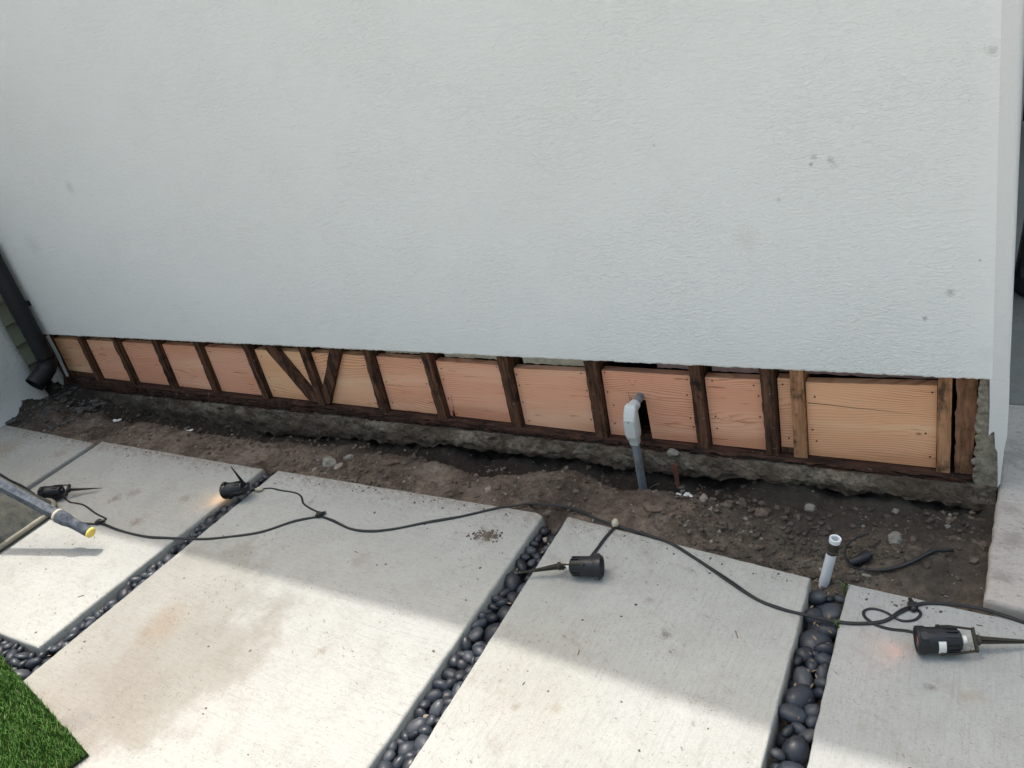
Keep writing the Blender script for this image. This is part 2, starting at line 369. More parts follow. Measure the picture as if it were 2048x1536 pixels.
M_SLAB_C = mat_concrete('slab_long_broomed', (0.385, 0.383, 0.362), math.pi / 2 + 0.04, dirt=0.4, stain=[(-1.15, 1.32, 0.35, 0.3, (0.97, 0.92, 0.8), 0.3, 0.3)],
    grime=[(-0.8, 1.6, 0.03, 0.6, (0.12, 0.1, 0.08)), (-1.0, 1.25, 0.03, 0.5, (0.3, 0.24, 0.18)), (-1.12, 1.22, 0.02, 0.5, (0.2, 0.15, 0.11)), (-0.9, 1.72, 0.02, 0.5, (0.2, 0.17, 0.14))])
M_SLAB_D = mat_concrete('slab_long_broomed_grey', (0.365, 0.367, 0.355), math.pi / 2 - 0.02, dirt=0.35,
    grime=[(-0.01, 1.62, 0.05, 0.5, (0.3, 0.26, 0.2)), (-0.1, 1.62, 0.02, 0.6, (0.14, 0.12, 0.1)), (-0.25, 1.87, 0.02, 0.5, (0.25, 0.22, 0.18)), (-0.24, 1.45, 0.02, 0.5, (0.28, 0.26, 0.22))])
M_PATH = mat_concrete('old_path', (0.445, 0.405, 0.37), 0.1, dirt=0.6, tracked=False, grime=[(0.07, 2.25, 0.06, 0.5, (0.2, 0.17, 0.15)), (0.05, 2.08, 0.05, 0.5, (0.2, 0.17, 0.15)), (0.06, 2.4, 0.05, 0.4, (0.24, 0.2, 0.18)), (0.06, 2.7, 0.08, 0.5, (0.2, 0.19, 0.17))])
M_DRIVE = mat_concrete('driveway', (0.22, 0.215, 0.20), 0.0, dirt=0.4, tracked=False)
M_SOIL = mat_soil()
M_FIR = mat_fir()
M_STUD = mat_oldwood('old_stud', (0.032, 0.017, 0.012), (0.16, 0.078, 0.048), (0.013, 0.010, 0.0085))
M_STUD2 = mat_oldwood('reddish_stud', (0.30, 0.145, 0.075), (0.56, 0.30, 0.165), (0.07, 0.04, 0.026))
M_POST = mat_oldwood('rotten_post', (0.10, 0.05, 0.03), (0.30, 0.15, 0.085), (0.022, 0.015, 0.012))
M_PLATE = mat_oldwood('rotten_plate', (0.016, 0.0095, 0.0075), (0.085, 0.04, 0.027), (0.009, 0.007, 0.006), (6, 60, 110))
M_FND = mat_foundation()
M_PLASTER = mat_rubble('broken_plaster', (0.19, 0.165, 0.13), (0.40, 0.36, 0.29), 38, 1.0)
M_LINING = mat_rubble('plaster_back', (0.45, 0.43, 0.37), (0.62, 0.6, 0.54), 14, 0.4)
M_PURPLE = mat_rubble('painted_board', (0.24, 0.175, 0.18), (0.33, 0.25, 0.255), 10, 0.2)
M_DARK = mat_plain('void_shade_black', (0.012, 0.01, 0.009), 0.9, 0.1)  # near-black colour standing in for the shade inside hollows
M_PEB = mat_pebble()
M_BLACK = mat_plain('black_plastic', (0.013, 0.014, 0.017), 0.42, 0.45, 0.3, 60, 0.1)
M_DUSTY = mat_plain('muddy_black_plastic', (0.05, 0.043, 0.034), 0.8, 0.2, 0.6, 90, 0.3)
M_CABLE = mat_plain('cable_rubber', (0.017, 0.018, 0.021), 0.5, 0.4, 0.4, 30)
M_SPOUT = mat_plain('spout_enamel', (0.008, 0.0095, 0.0125), 0.55, 0.35, 0.3, 9)
M_PVC = mat_plain('white_pvc', (0.74, 0.75, 0.78), 0.35, 0.5, 0.06, 15)
M_WHITE = mat_plain('white_scrap', (0.72, 0.71, 0.68), 0.7, 0.3, 0.12, 60)
M_CONDUIT = mat_oldwood('weathered_conduit', (0.17, 0.185, 0.205), (0.25, 0.265, 0.285), (0.1, 0.1, 0.1))
M_LB = mat_plain('painted_fitting', (0.56, 0.585, 0.58), 0.6, 0.4, 0.08, 70, 0.15)
M_ROCK = mat_rubble('grey_rock', (0.18, 0.165, 0.14), (0.33, 0.31, 0.27), 35)
M_ROCK_R = mat_rubble('brown_rock', (0.10, 0.07, 0.055), (0.2, 0.145, 0.115), 35)
M_TANROCK = mat_rubble('tan_stone', (0.22, 0.18, 0.145), (0.34, 0.285, 0.235), 60, 0.3)
M_CLOD = mat_rubble('clods', (0.075, 0.057, 0.045), (0.185, 0.146, 0.116), 24)
M_SIDING = mat_plain('olive_siding', (0.20, 0.215, 0.155), 0.6, 0.3, 0.12, 12)
M_TRIM = mat_plain('white_trim', (0.6, 0.61, 0.58), 0.6, 0.3, 0.1, 20)
M_YELLOW = mat_plain('yellow_cap', (0.72, 0.56, 0.13), 0.55, 0.35, 0.2, 60)
M_HANDLE = mat_rubble('worn_blue_black_steel', (0.045, 0.053, 0.07), (0.15, 0.165, 0.19), 26, 0.12)
M_TRAY = mat_rubble('muddy_tray', (0.05, 0.055, 0.055), (0.135, 0.13, 0.11), 14, 0.25)
M_RIM = mat_rubble('muddy_rim', (0.22, 0.205, 0.165), (0.33, 0.31, 0.255), 14, 0.3)
M_GROUT = mat_rubble('mortar_crust', (0.42, 0.39, 0.3), (0.55, 0.5, 0.4), 40, 0.5)
M_WOODCHIP = mat_oldwood('splinter', (0.12, 0.05, 0.035), (0.2, 0.09, 0.06), (0.06, 0.03, 0.02), (80, 80, 8))
M_TWIG = mat_plain('twig', (0.2, 0.15, 0.1), 0.8, 0.2, 0.3)
M_NAIL = mat_plain('nail', (0.09, 0.035, 0.02), 0.7, 0.3, 0.3)
M_LEAF = mat_plain('weed', (0.07, 0.13, 0.03), 0.6, 0.3, 0.3, 50)
M_GRASSBASE = mat_plain('turf_backing', (0.015, 0.028, 0.008), 0.9, 0.1)
M_RUBBER = mat_plain('tyre_rubber', (0.02, 0.02, 0.02), 0.8, 0.2)
def mat_grass():
    t = NT('turf_blade', 0.5, 0.35)
    a = t.n('ShaderNodeAttribute', attribute_name='tone')
    t.color(t.ramp(a.outputs['Fac'], [(0.0, (0.045, 0.11, 0.02)), (0.5, (0.09, 0.20, 0.036)), (0.85, (0.16, 0.29, 0.065)), (1.0, (0.27, 0.27, 0.12))]))
    t.b.inputs['Transmission Weight'].default_value = 0.0
    return t.m
M_BLADE = mat_grass()
def mat_emit(name, col, st):
    t = NT(name, 0.2, 0.5); t.color(tuple(c * 0.5 for c in col)); t.b.inputs['Emission Color'].default_value = (*col, 1); t.b.inputs['Emission Strength'].default_value = st
    return t.m
M_GLOW_A = mat_emit('lit_lens_amber', (1.0, 0.5, 0.16), 3.0)
M_GLOW_B = mat_emit('lit_lens_red', (1.0, 0.2, 0.08), 0.5)
def mat_lens():
    t = NT('lens_glass', 0.12, 0.5); t.color((0.05, 0.05, 0.055)); return t.m
M_LENS = mat_lens()

# ------------------------------------------------------------------ ground and soil
g = mesh('ground', [(-300, -300, -0.3), (300, -300, -0.3), (300, 300, -0.3), (-300, 300, -0.3)], [(0, 1, 2, 3)], mat_rubble('bounce_ground', (0.30, 0.285, 0.255), (0.40, 0.385, 0.35), 3, 0.3)); tag(g, kind='structure')  # out of view, its colour lightened to bounce sunlight onto the wall

CREST = [(-5.3, 2.3), (-4.7, 2.3), (-3.5, 2.27), (-2.7, 2.33), (-2.2, 2.3), (-1.8, 2.24), (-1.45, 2.31), (-1.13, 2.3), (-0.75, 2.35), (-0.42, 2.4), (0, 2.42)]
CRESTZ = [(-5.6, 0.06), (-5.1, 0.02), (-4.7, -0.04), (-3.5, -0.05), (-2.7, -0.045), (-1.8, -0.035), (-1.4, -0.03), (-1.1, -0.045), (-0.75, -0.10), (-0.4, -0.11), (0.0, -0.07)]
TRZ = [(-5.6, 0.07), (-5.1, -0.02), (-4.7, -0.12), (-3.8, -0.165), (-2, -0.155), (-1.2, -0.15), (-0.8, -0.14), (-0.3, -0.125), (0, -0.09)]
EDGEZ = [(-5.6, 0.0), (-4.4, -0.02), (-2.9, -0.02), (-1.7, -0.016), (-1.3, -0.015), (-1.0, -0.018), (-0.75, -0.04), (-0.5, -0.075), (-0.3, -0.05), (0.0, -0.045)]
def soil_h(x, y):
    ey = 2.04 if x < -1.34 else 2.04 - 0.1 * min(1, (x + 1.34) / 0.88)
    cy = lerp_table(CREST, x) + 0.03 * mn.noise(Vector((x * 2.3, 5, 1)))
    cz = lerp_table(CRESTZ, x); tz = lerp_table(TRZ, x); ez = lerp_table(EDGEZ, x)
    if y < cy:
        t = smooth01((y - ey) / max(0.05, cy - ey)); z = ez + (cz - ez) * t
    else:
        t = smooth01((y - cy) / 0.10); z = cz + (tz - cz) * t
    # the two heaps of red dirt
    z += 0.03 * math.exp(-((x + 1.42) / 0.16) ** 2 - ((y - 2.25) / 0.07) ** 2)
    z += 0.05 * math.exp(-((x + 0.95) / 0.2) ** 2 - ((y - 2.12) / 0.10) ** 2)
    z -= 0.035 * math.exp(-((x + 0.52) / 0.16) ** 2 - ((y - 2.22) / 0.12) ** 2)
    z += 0.035 * math.exp(-((x + 0.18) / 0.15) ** 2 - ((y - 2.16) / 0.07) ** 2)
    if y > 2.43:                                          # crumbled earth banked against the footing
        z += smooth01((y - 2.43) / 0.06) * max(0.0, 0.035 + 0.075 * mn.noise(Vector((x * 3.7, 2, 6))) + 0.03 * mn.noise(Vector((x * 13, 5, 6))))
    k = smooth01((y - ey + 0.02) / 0.08)
    z += (0.25 + 0.75 * k) * (0.026 * fbm(x * 6, y * 6, 0.3, 3) + (0.006 + 0.013 * smooth01(0.5 + 1.2 * mn.noise(Vector((x * 2.6, y * 3.5, 9))))) * fbm(x * 20, y * 20, 4.1, 4, 0.6) + 0.004 * abs(mn.noise(Vector((x * 48, y * 48, 2)))))
    if y < ey + 0.03: z = min(z, -0.006)
    for gx, gw in ((-4.295, 0.06), (-2.917, 0.075), (-1.39, 0.075), (-0.402, 0.075)):      # the pebble gaps open into the dirt
        q = max(0.0, 1 - abs(x - gx) / gw)
        if q > 0 and y < ey + 0.06: z -= 0.05 * smooth01(q * 1.6) * (1 - smooth01((y - ey + 0.02) / 0.08))
    return z
def build_soil():
    x0, x1, y0, y1, st = -6.1, 0.03, 1.9, 2.7, 0.009
    nx = int((x1 - x0) / st); ny = int((y1 - y0) / st)
    vs = []; fs = []
    for j in range(ny + 1):
        y = y0 + (y1 - y0) * j / ny
        for i in range(nx + 1):
            x = x0 + (x1 - x0) * i / nx
            vs.append((x, y, soil_h(x, y)))
    for j in range(ny):
        for i in range(nx):
            a = j * (nx + 1) + i; fs.append((a, a + 1, a + nx + 2, a + nx + 1))
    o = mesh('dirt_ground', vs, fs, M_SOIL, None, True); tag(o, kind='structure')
build_soil()

# ------------------------------------------------------------------ paving slabs
def slab(name, corners, mat, thick=0.11, top=0.0, rnd=0.010, jit=0.0015, step=0.03, seed=0):
    """corners counter-clockwise seen from above"""
    rs = random.Random(seed); per = []
    n = len(corners)
    for i in range(n):
        a = Vector(corners[i]); b = Vector(corners[(i + 1) % n]); L = (b - a).length; m = max(1, int(L / step)); d = (b - a) / L; nr = Vector((d.y, -d.x))
        for k in range(m):
            s = L * k / m
            p = a + d * s
            if k == 0: per.append((p, None))
            else: per.append((p + nr * (jit * 1.6 * mn.noise(Vector((p.x * 18, p.y * 18, seed))) + rs.uniform(-jit, jit) * 0.5), nr))
    cen = sum((p for p, _ in per), Vector((0, 0))) / len(per); N = len(per)
    def inset(d):
        out = []
        for i, (p, nr) in enumerate(per):
            a = per[i - 1][0]; b = per[(i + 1) % N][0]; t = (b - a).normalized(); m = Vector((t.y, -t.x))
            out.append(p - m * d)
        return out
    rings = []
    for d, z in ((rnd * 1.0, 0.0), (rnd * 0.55, -rnd * 0.12), (rnd * 0.2, -rnd * 0.42), (0.0, -rnd), (0.0, -thick)):
        rings.append([(p.x, p.y, top + z) for p in inset(d)])
    vs = [v for r in rings for v in r]; fs = []
    for k in range(len(rings) - 1):
        for i in range(N):
            j = (i + 1) % N; fs.append((k * N + i, (k + 1) * N + i, (k + 1) * N + j, k * N + j))
    # flat top: fan
    fs.append(tuple(range(N)))
    o = mesh(name, vs, fs, mat)
    me = o.data; me.polygons.foreach_set('use_smooth', [True] * (len(me.polygons) - 1) + [False])
    return o
G = 'broom-finished slabs of the side path'
o = slab('concrete_slab', [(-6.4, 0.9), (-4.335, 0.9), (-4.32, 2.03), (-5.3, 2.065), (-6.4, 2.08)], M_SLAB_A, seed=1, top=-0.002)
tag(o, 'muddy concrete slab in the far corner, below the downspout', 'paving slab', G)
o = slab('concrete_slab', [(-4.245, 0.84), (-3.0, 0.868), (-2.963, 2.039), (-4.27, 2.054)], M_SLAB_A, seed=2)
tag(o, 'concrete slab with the shadow of the wheelbarrow handle across it', 'paving slab', G)
o = slab('concrete_slab', [(-2.907, 0.2), (-1.405, 0.2), (-1.437, 2.028), (-1.47, 2.043), (-2.871, 2.047)], M_SLAB_B, seed=3)
tag(o, 'widest concrete slab, with a tan water stain near the turf', 'paving slab', G)
o = slab('concrete_slab', [(-1.285, 0.2), (-0.41, 0.2), (-0.455, 1.945), (-1.342, 2.047)], M_SLAB_C, seed=4, rnd=0.007)
tag(o, 'concrete slab with a spotlight on it beside the white pipe', 'paving slab', G)
o = slab('concrete_slab', [(-0.325, 0.2), (1.3, 0.2), (1.3, 1.86), (0.101, 1.917), (-0.348, 1.949)], M_SLAB_D, seed=5, rnd=0.007)
tag(o, 'grey shaded concrete slab under the spotlight with the white sticker', 'paving slab', G)
o = slab('side_path', [(0.004, 1.978), (0.101, 1.963), (1.6, 1.93), (1.6, 3.05), (0.026, 3.05), (0.024, 2.49)], M_PATH, seed=6, thick=0.2, top=0.004, rnd=0.014, jit=0.003)
tag(o, kind='structure')
o = slab('driveway', [(0.026, 3.062), (6, 3.062), (6, 7.2), (0.026, 7.2)], M_DRIVE, seed=7, thick=0.2, top=-0.004); tag(o, kind='structure')
# bed under the pebbles
o = mesh('pebble_bed', [(-4.6, 0.1, -0.1), (-0.2, 0.1, -0.1), (-0.2, 1.98, -0.1), (-4.6, 1.98, -0.1)], [(0, 1, 2, 3)], M_CLOD); tag(o, kind='structure')

# ------------------------------------------------------------------ the house
house = empty('house', (-2.6, 2.6, 0)); INV = Matrix.Translation((2.6, -2.6, 0))
tag(house, 'white stucco house wall cut open along its foot, showing studs and fresh boards', 'house')
def hp(o):                       # make a world-space mesh a part of the house
    o.parent = house; o.matrix_parent_inverse = INV; return o
def sub(o, parent):
    o.parent = parent; return o

def corner_x(z): return 0.033 - 0.033 * (z - 0.4) / 1.09
def build_stucco():
    rs = random.Random(3); top = 4.02; yf, yb = 2.5, 2.523
    xs = []; x = -5.262
    while x < -0.005: xs.append(x); x += rs.uniform(0.006, 0.016)
    xs.append(-0.005)
    bot = [0.413 + 0.0022 * fbm(x * 9, 1, 0, 3) + rs.uniform(-0.0018, 0.0018) + 0.012 * max(0.0, mn.noise(Vector((x * 17, 4, 4))) - 0.42) for x in xs]
    n = len(xs); xt = [-5.262 + (x + 5.262) * (corner_x(top) - 0.03 + 5.262) / (-0.005 + 5.262) for x in xs]
    vs = [(x, yf + 0.004 * 0, b) for x, b in zip(xs, bot)] + [(x, yf, b + 0.005) for x, b in zip(xs, bot)] + [(x, yf, top) for x in xt]
    vs += [(x, yb, b - 0.003) for x, b in zip(xs, bot)]
    fs = []
    for i in range(n - 1):
        fs.append((i, i + 1, n + i + 1, n + i)); fs.append((n + i, n + i + 1, 2 * n + i + 1, 2 * n + i)); fs.append((i + 1, i, 3 * n + i, 3 * n + i + 1))
    for i in range(n): vs[i] = (vs[i][0], yf + 0.002, vs[i][2])
    return hp(mesh('stucco_face', vs, fs, M_STUCCO))
build_stucco()
# rounded, smoother corner bead, returning down to the path
def build_bead():
    zs = [0.416, 0.7, 1.0, 1.5, 2.2, 3.0, 4.02]; vs = []; fs = []
    def prof(z):
        c = corner_x(z); return [(c - 0.05, 2.5025), (c - 0.043, 2.4996), (c - 0.03, 2.4985), (c - 0.012, 2.499), (c - 0.004, 2.5025), (c - 0.0005, 2.509), (c, 2.52), (c, 13.0)]
    m = 8
    for z in zs: vs += [(x, y, z) for x, y in prof(z)]
    for i in range(len(zs) - 1):
        for k in range(m - 1): fs.append((i * m + k, i * m + k + 1, (i + 1) * m + k + 1, (i + 1) * m + k))
    o = hp(mesh('corner_bead', vs, fs, M_BEAD)); autosmooth(o, 50)
build_bead()
ret = [(-0.019, 0.4155), (-0.0135, 0.3), (-0.012, 0.208), (-0.005, 0.222), (0.003, 0.227), (0.006, 0.19), (0.008, 0.164), (0.015, 0.152), (0.017, 0.12), (0.020, 0.07), (0.023, 0.012), (0.029, 0.03), (0.031, 0.1), (0.033, 0.16), (0.038, 0.215), (0.036, 0.345), (0.033, 0.4155)]
v, f = prism_xz(ret, 2.4985, 2.53); o = hp(mesh('corner_return', v, f, M_BEAD))
v, f = prism_xz([(0.0, -0.02), (0.03, -0.02), (0.033, 0.416), (0.0, 0.416)], 2.53, 13.0); hp(mesh('side_wall_foot', v, f, M_BEAD))
pl = [(-0.022, 0.42), (-0.05, 0.42)]
def build_plaster():
    rs = random.Random(9); edge = []
    z = 0.42
    while z > -0.03:
        edge.append((-0.045 + 0.005 * math.sin(z * 95 + 2 * math.sin(z * 37)) * rs.uniform(0.3, 1) + rs.uniform(-0.004, 0.004), z)); z -= rs.uniform(0.006, 0.013)
    poly = edge + [(-0.03, -0.035), (0.022, 0.0), (0.02, 0.12), (0.010, 0.19), (0.0, 0.24), (-0.016, 0.3), (-0.0215, 0.42)]
    v, f = prism_xz(poly, 2.512, 2.55); o = hp(mesh('scratch_coat', v, f, M_PLASTER))
    mb = MB()
    z = -0.01
    while z < 0.40:                                       # plaster that was squeezed between laths
        h = rs.uniform(0.008, 0.022); x = -0.038 + rs.uniform(-0.006, 0.008); w = rs.uniform(0.007, 0.014)
        M = Matrix.Translation((x, 2.5135, z)) @ Matrix.Rotation(rs.uniform(-0.5, 0.5), 4, 'Y') @ Matrix.Diagonal((1, 0.55, 1, 1))
        mb.lathe([(-w, 0.001), (-w * 0.7, h * 0.55), (-w * 0.1, h * 0.75), (w * 0.6, h * 0.5), (w, 0.001)], 9, M); z += h * rs.uniform(1.4, 3.4)
    o = hp(mb.build('plaster_keys', M_PLASTER, None, True)); o['kind'] = 'stuff'
build_plaster()
mb = MB(); mb.box((-5.42, 2.505, -0.28), (-5.325, 6.0, 4.02)); hp(mb.build('sun_leak_stop', M_WING))  # unseen end cap added to keep sunlight out of the wall gap
# box added behind the framing to block light, blackened as interior shade; then roof
mb = MB(); mb.box((-5.26, 2.68, -0.28), (-0.02, 13.0, 4.02)); hp(mb.build('dark_backing_box', M_DARK))
re_ = [(-5.9, 2.462), (-2.5, 2.44), (-1.4, 2.37), (1.6, 2.34), (1.6, 13.4), (-5.9, 13.4)]; n = len(re_)  # unseen roof: edge bent for its shadow line, back extended to shade the driveway
mb = MB(); mb.add([(x, y, 3.86) for x, y in re_] + [(x, y, 4.02) for x, y in re_], [tuple(reversed(range(n))), tuple(range(n, 2 * n))] + [(k, (k + 1) % n, (k + 1) % n + n, k + n) for k in range(n)])
hp(mb.build('roof', M_TRIM))

# studs: top left, top right, bottom left, bottom right (x), front plane at 2.525
def plate_z(x): return lerp_table([(-5.3, 0.083), (-4.9, 0.08), (-3.4, 0.061), (-2.2, 0.048), (-1.4, 0.032), (-0.1, 0.027)], x)
STUDS = [(-5.30, -5.245, -5.32, -5.262, 1), (-4.927, -4.881, -4.944, -4.896, 0), (-4.565, -4.519, -4.577, -4.530, 0), (-4.179, -4.133, -4.205, -4.158, 0), (-3.811, -3.763, -3.826, -3.782, 0),
         (-3.419, -3.367, -3.420, -3.372, 0), (-3.002, -2.954, -3.008, -2.962, 2), (-2.577, -2.527, -2.602, -2.549, 0), (-2.237, -2.185, -2.244, -2.190, 0), (-1.829, -1.772, -1.840, -1.787, 0),
         (-1.416, -1.358, -1.431, -1.373, 0), (-0.988, -0.940, -0.991, -0.939, 0), (-0.729, -0.673, -0.726, -0.676, 0), (-0.622, -0.576, -0.624, -0.578, 2), (-0.162, -0.122, -0.158, -0.117, 2)]
def rough_beam(x0t, x1t, x0b, x1b, z0, z1, y0, y1, seed, amp=0.003, n=16):
    vs = []; fs = []
    for i in range(n + 1):
        t = i / n; z = z0 + (z1 - z0) * t; a = x0b + (x0t - x0b) * t; b = x1b + (x1t - x1b) * t
        row = [(a, y0), ((a + b) / 2, y0), (b, y0), (b, (y0 + y1) / 2), (b, y1), (a, y1)]
        for k, (x, y) in enumerate(row):
            d = amp if 0 < i < n else amp * 0.3
            vs.append((x + d * (0.5 * mn.noise(Vector((x * 30, z * 14, seed + k))) + 0.6 * mn.noise(Vector((x * 30, z * 85, seed + k)))), y + d * mn.noise(Vector((x * 30, z * 30, seed + 40 + k))), z))
    for i in range(n):
        for k in range(6):
            k2 = (k + 1) % 6; fs.append((i * 6 + k, i * 6 + k2, (i + 1) * 6 + k2, (i + 1) * 6 + k))
    fs.append((5, 4, 3, 2, 1, 0)); fs.append(tuple(n * 6 + k for k in range(6)))
    return vs, fs
for i, (a, b, c, d, k) in enumerate(STUDS):
    if k != 2: a += 0.003; c += 0.003; b -= 0.003; d -= 0.003
    v, f = rough_beam(a, b, c, d, plate_z((c + d) / 2) - 0.001, 0.47, 2.525 + (0.006 if k == 2 and i > 10 else 0), 2.635, i * 7.3, 0.0045 if k != 2 else 0.0025, 30)
    o = hp(mesh('stud', v, f, M_STUD2 if (k == 2 and i > 10) else M_STUD)); autosmooth(o, 60)
# rotted corner post
v, f = rough_beam(-0.110, -0.052, -0.104, -0.05, 0.03, 0.47, 2.531, 2.62, 77.0, 0.010, 26)
o = hp(mesh('corner_post', v, f, M_POST)); autosmooth(o, 60); tag(o, 'rotted reddish corner post beside the broken plaster')
# let-in diagonal braces
def brace(p, seed):
    (ax, az), (bx, bz), (cx, cz), (dx, dz) = p
    n = 12; vs = []; fs = []
    for i in range(n + 1):
        t = i / n; l = Vector((ax + (dx - ax) * t, az + (dz - az) * t)); r = Vector((bx + (cx - bx) * t, bz + (cz - bz) * t))
        for k, (q, y) in enumerate(((l, 2.529), (r, 2.529), (r, 2.552), (l, 2.552))):
            j = 0.0025 * mn.noise(Vector((q.x * 40, q.y * 40, seed + k))); vs.append((q.x + j, y + (j if y < 2.54 else 0), q.y))
    for i in range(n):
        for k in range(4): k2 = (k + 1) % 4; fs.append((i * 4 + k, (i + 1) * 4 + k, (i + 1) * 4 + k2, i * 4 + k2))
    fs.append((0, 1, 2, 3)); fs.append((n * 4 + 3, n * 4 + 2, n * 4 + 1, n * 4))
    return hp(mesh('brace', vs, fs, M_STUD))
brace([(-3.30, 0.45), (-3.21, 0.45), (-2.988, 0.068), (-3.066, 0.068)], 3)
brace([(-2.755, 0.45), (-2.678, 0.45), (-2.932, 0.066), (-3.0, 0.066)], 9)

# bottom plate: soft, split, crumbling along its lower face
def build_plate():
    x0, x1 = -5.33, -0.05; n = 420; rs = random.Random(5); vs = []; fs = []; m = 6
    for i in range(n + 1):
        x = x0 + (x1 - x0) * i / n; zt = plate_z(x)
        e = 0.010 * abs(mn.noise(Vector((x * 11, 0, 7)))) + 0.005 * mn.noise(Vector((x * 45, 3, 7)))
        e2 = 0.016 * abs(mn.noise(Vector((x * 8, 9, 2)))) + 0.007 * mn.noise(Vector((x * 38, 2, 5)))
        vs += [(x, 2.66, zt), (x, 2.527 + 0.3 * e, zt - 0.001), (x, 2.519 + e, zt - 0.010), (x, 2.516 + e2 * 1.5, zt * 0.55), (x, 2.514 + e2, 0.016 + 0.01 * mn.noise(Vector((x * 20, 4, 4)))), (x, 2.56, -0.012)]
    for i in range(n):
        for k in range(m - 1): fs.append((i * m + k, i * m + k + 1, (i + 1) * m + k + 1, (i + 1) * m + k))
    hp(mesh('bottom_plate', vs, fs, M_PLATE))
    mb = MB()                                              # splinters hanging off the rotten edge
    for i in range(150):
        x = rs.uniform(-4.9, -0.1); L = rs.uniform(0.02, 0.09); z = rs.uniform(0.0, plate_z(x) - 0.012)
        M = Matrix.Translation((x, 2.511 + rs.uniform(0, 0.006), z)) @ Matrix.Rotation(rs.uniform(-0.18, 0.18), 4, 'Y') @ Matrix.Rotation(rs.uniform(-0.15, 0.15), 4, 'Z')
        mb.box((-L / 2, -0.003, -0.002), (L / 2, 0.004, rs.uniform(0.001, 0.006)), M)
    o = hp(mb.build('splinters', M_PLATE)); o['kind'] = 'stuff'
build_plate()

# fresh fir blocking between the studs
def edge_x(i, side, z):
    a, b, c, d, k = STUDS[i]; t = (z - 0.04) / 0.43
    return (c + (a - c) * t) if side == 'l' else (d + (b - d) * t)
TONE = [(0.80, 0.46, 0.285), (0.90, 0.475, 0.31), (0.86, 0.435, 0.29), (0.91, 0.475, 0.32), (0.87, 0.44, 0.295), (0.92, 0.53, 0.315), (0.92, 0.525, 0.33), (0.91, 0.475, 0.31), (0.90, 0.455, 0.305), (0.92, 0.49, 0.325), (0.89, 0.45, 0.30), (0.92, 0.48, 0.315), (0.88, 0.485, 0.30), (0.92, 0.515, 0.305)]
TOPS = [(0.358, 0.358), (0.358, 0.356), (0.356, 0.354), (0.355, 0.353), (0.353, 0.352), (0.352, 0.352), (0.352, 0.351), (0.351, 0.346), (0.343, 0.338), (0.327, 0.330), (0.341, 0.338), (0.335, 0.338), (0.348, 0.348), (0.339, 0.354)]
for i in range(14):
    zl, zr = TOPS[i]; g = 0.0025
    xl0 = edge_x(i, 'r', 0.05) + g; xl1 = edge_x(i, 'r', zl) + g; xr0 = edge_x(i + 1, 'l', 0.05) - g; xr1 = edge_x(i + 1, 'l', zr) - g
    b0 = plate_z(xl0) + 0.002; b1 = plate_z(xr0) + 0.002
    if i == 0: b0 += 0.035; b1 += 0.03
    if i == 12: b0 += 0.022; b1 += 0.022
    pts = [(xl0, b0), (xr0, b1), (xr1, zr), (xl1, zl)]
    if i == 10:                                            # notched for the conduit
        pts = [(xl0, b0), (-1.252, plate_z(-1.25) + 0.002), (-1.256, 0.211), (-1.190, 0.215), (-1.1865, plate_z(-1.187) + 0.002), (xr0, b1), (xr1, zr), (xl1, zl)]
    if i == 8:                                             # small cut-out beside the stud
        pts = [(xl0, b0), (-2.177, b0), (-2.171, 0.08), (-2.158, 0.078), (-2.160, b0), (xr0, b1), (xr1, zr), (xl1, zl)]
    y0 = 2.553 if i != 13 else 2.549
    v, f = prism_xz(pts, y0, y0 + 0.038)
    o = hp(mesh('blocking_board', v, f, M_FIR)); o.color = (*TONE[i], 1)
    md = o.modifiers.new('edge', 'BEVEL'); md.width = 0.0007; md.segments = 1; md.limit_method = 'ANGLE'
    rs = random.Random(i); mb = MB()
    for side, xa in ((1, (xl0 + xl1) / 2), (-1, (xr0 + xr1) / 2)):
        for z in (0.085, 0.16, 0.24, 0.305):
            if rs.random() < 0.2: continue
            if i == 12 and side < 0: continue
            x = xa + side * (0.024 + rs.uniform(-0.012, 0.012)); z += rs.uniform(-0.03, 0.03)
            mb.lathe([(0, 0.0036), (0.001, 0.0034), (0.0014, 0.002)], 8, Matrix.Translation((x, y0, z)) @ Matrix.Rotation(-math.pi / 2, 4, 'Z'))
    nh = mesh('nail_heads', mb.v, mb.f, M_NAIL); nh.parent = o; nh['kind'] = 'stuff'
    if i == 10:
        mb = MB()
        for xa, za, xb, zb in ((-1.2555, 0.206, -1.2585, 0.247), (-1.248, 0.21, -1.2495, 0.228), (-1.2015, 0.211, -1.2025, 0.242)):
            mb.add([(xa - 0.0012, y0 - 0.0006, za), (xa + 0.0012, y0 - 0.0006, za), (xb + 0.0004, y0 - 0.0006, zb), (xb - 0.0004, y0 - 0.0006, zb), (xa, y0 + 0.004, za), (xb, y0 + 0.004, zb)], [(0, 1, 2, 3), (0, 4, 1), (3, 2, 5)])
        nh = mesh('saw_kerfs', mb.v, mb.f, M_DARK); nh.parent = o; nh['kind'] = 'stuff'
    if i == 8:
        mb = MB(); mb.add([(-2.1600, y0 - 0.0006, 0.07), (-2.1575, y0 - 0.0006, 0.07), (-2.1505, y0 - 0.0006, 0.165), (-2.152, y0 - 0.0006, 0.165)], [(0, 1, 2, 3)])
        nh = mesh('saw_kerfs', mb.v, mb.f, M_DARK); nh.parent = o; nh['kind'] = 'stuff'
pts = [(-0.571, 0.256), (-0.498, 0.254), (-0.43, 0.249), (-0.36, 0.247), (-0.29, 0.2425), (-0.20, 0.240)]; mb = MB()   # drying crack along the last board
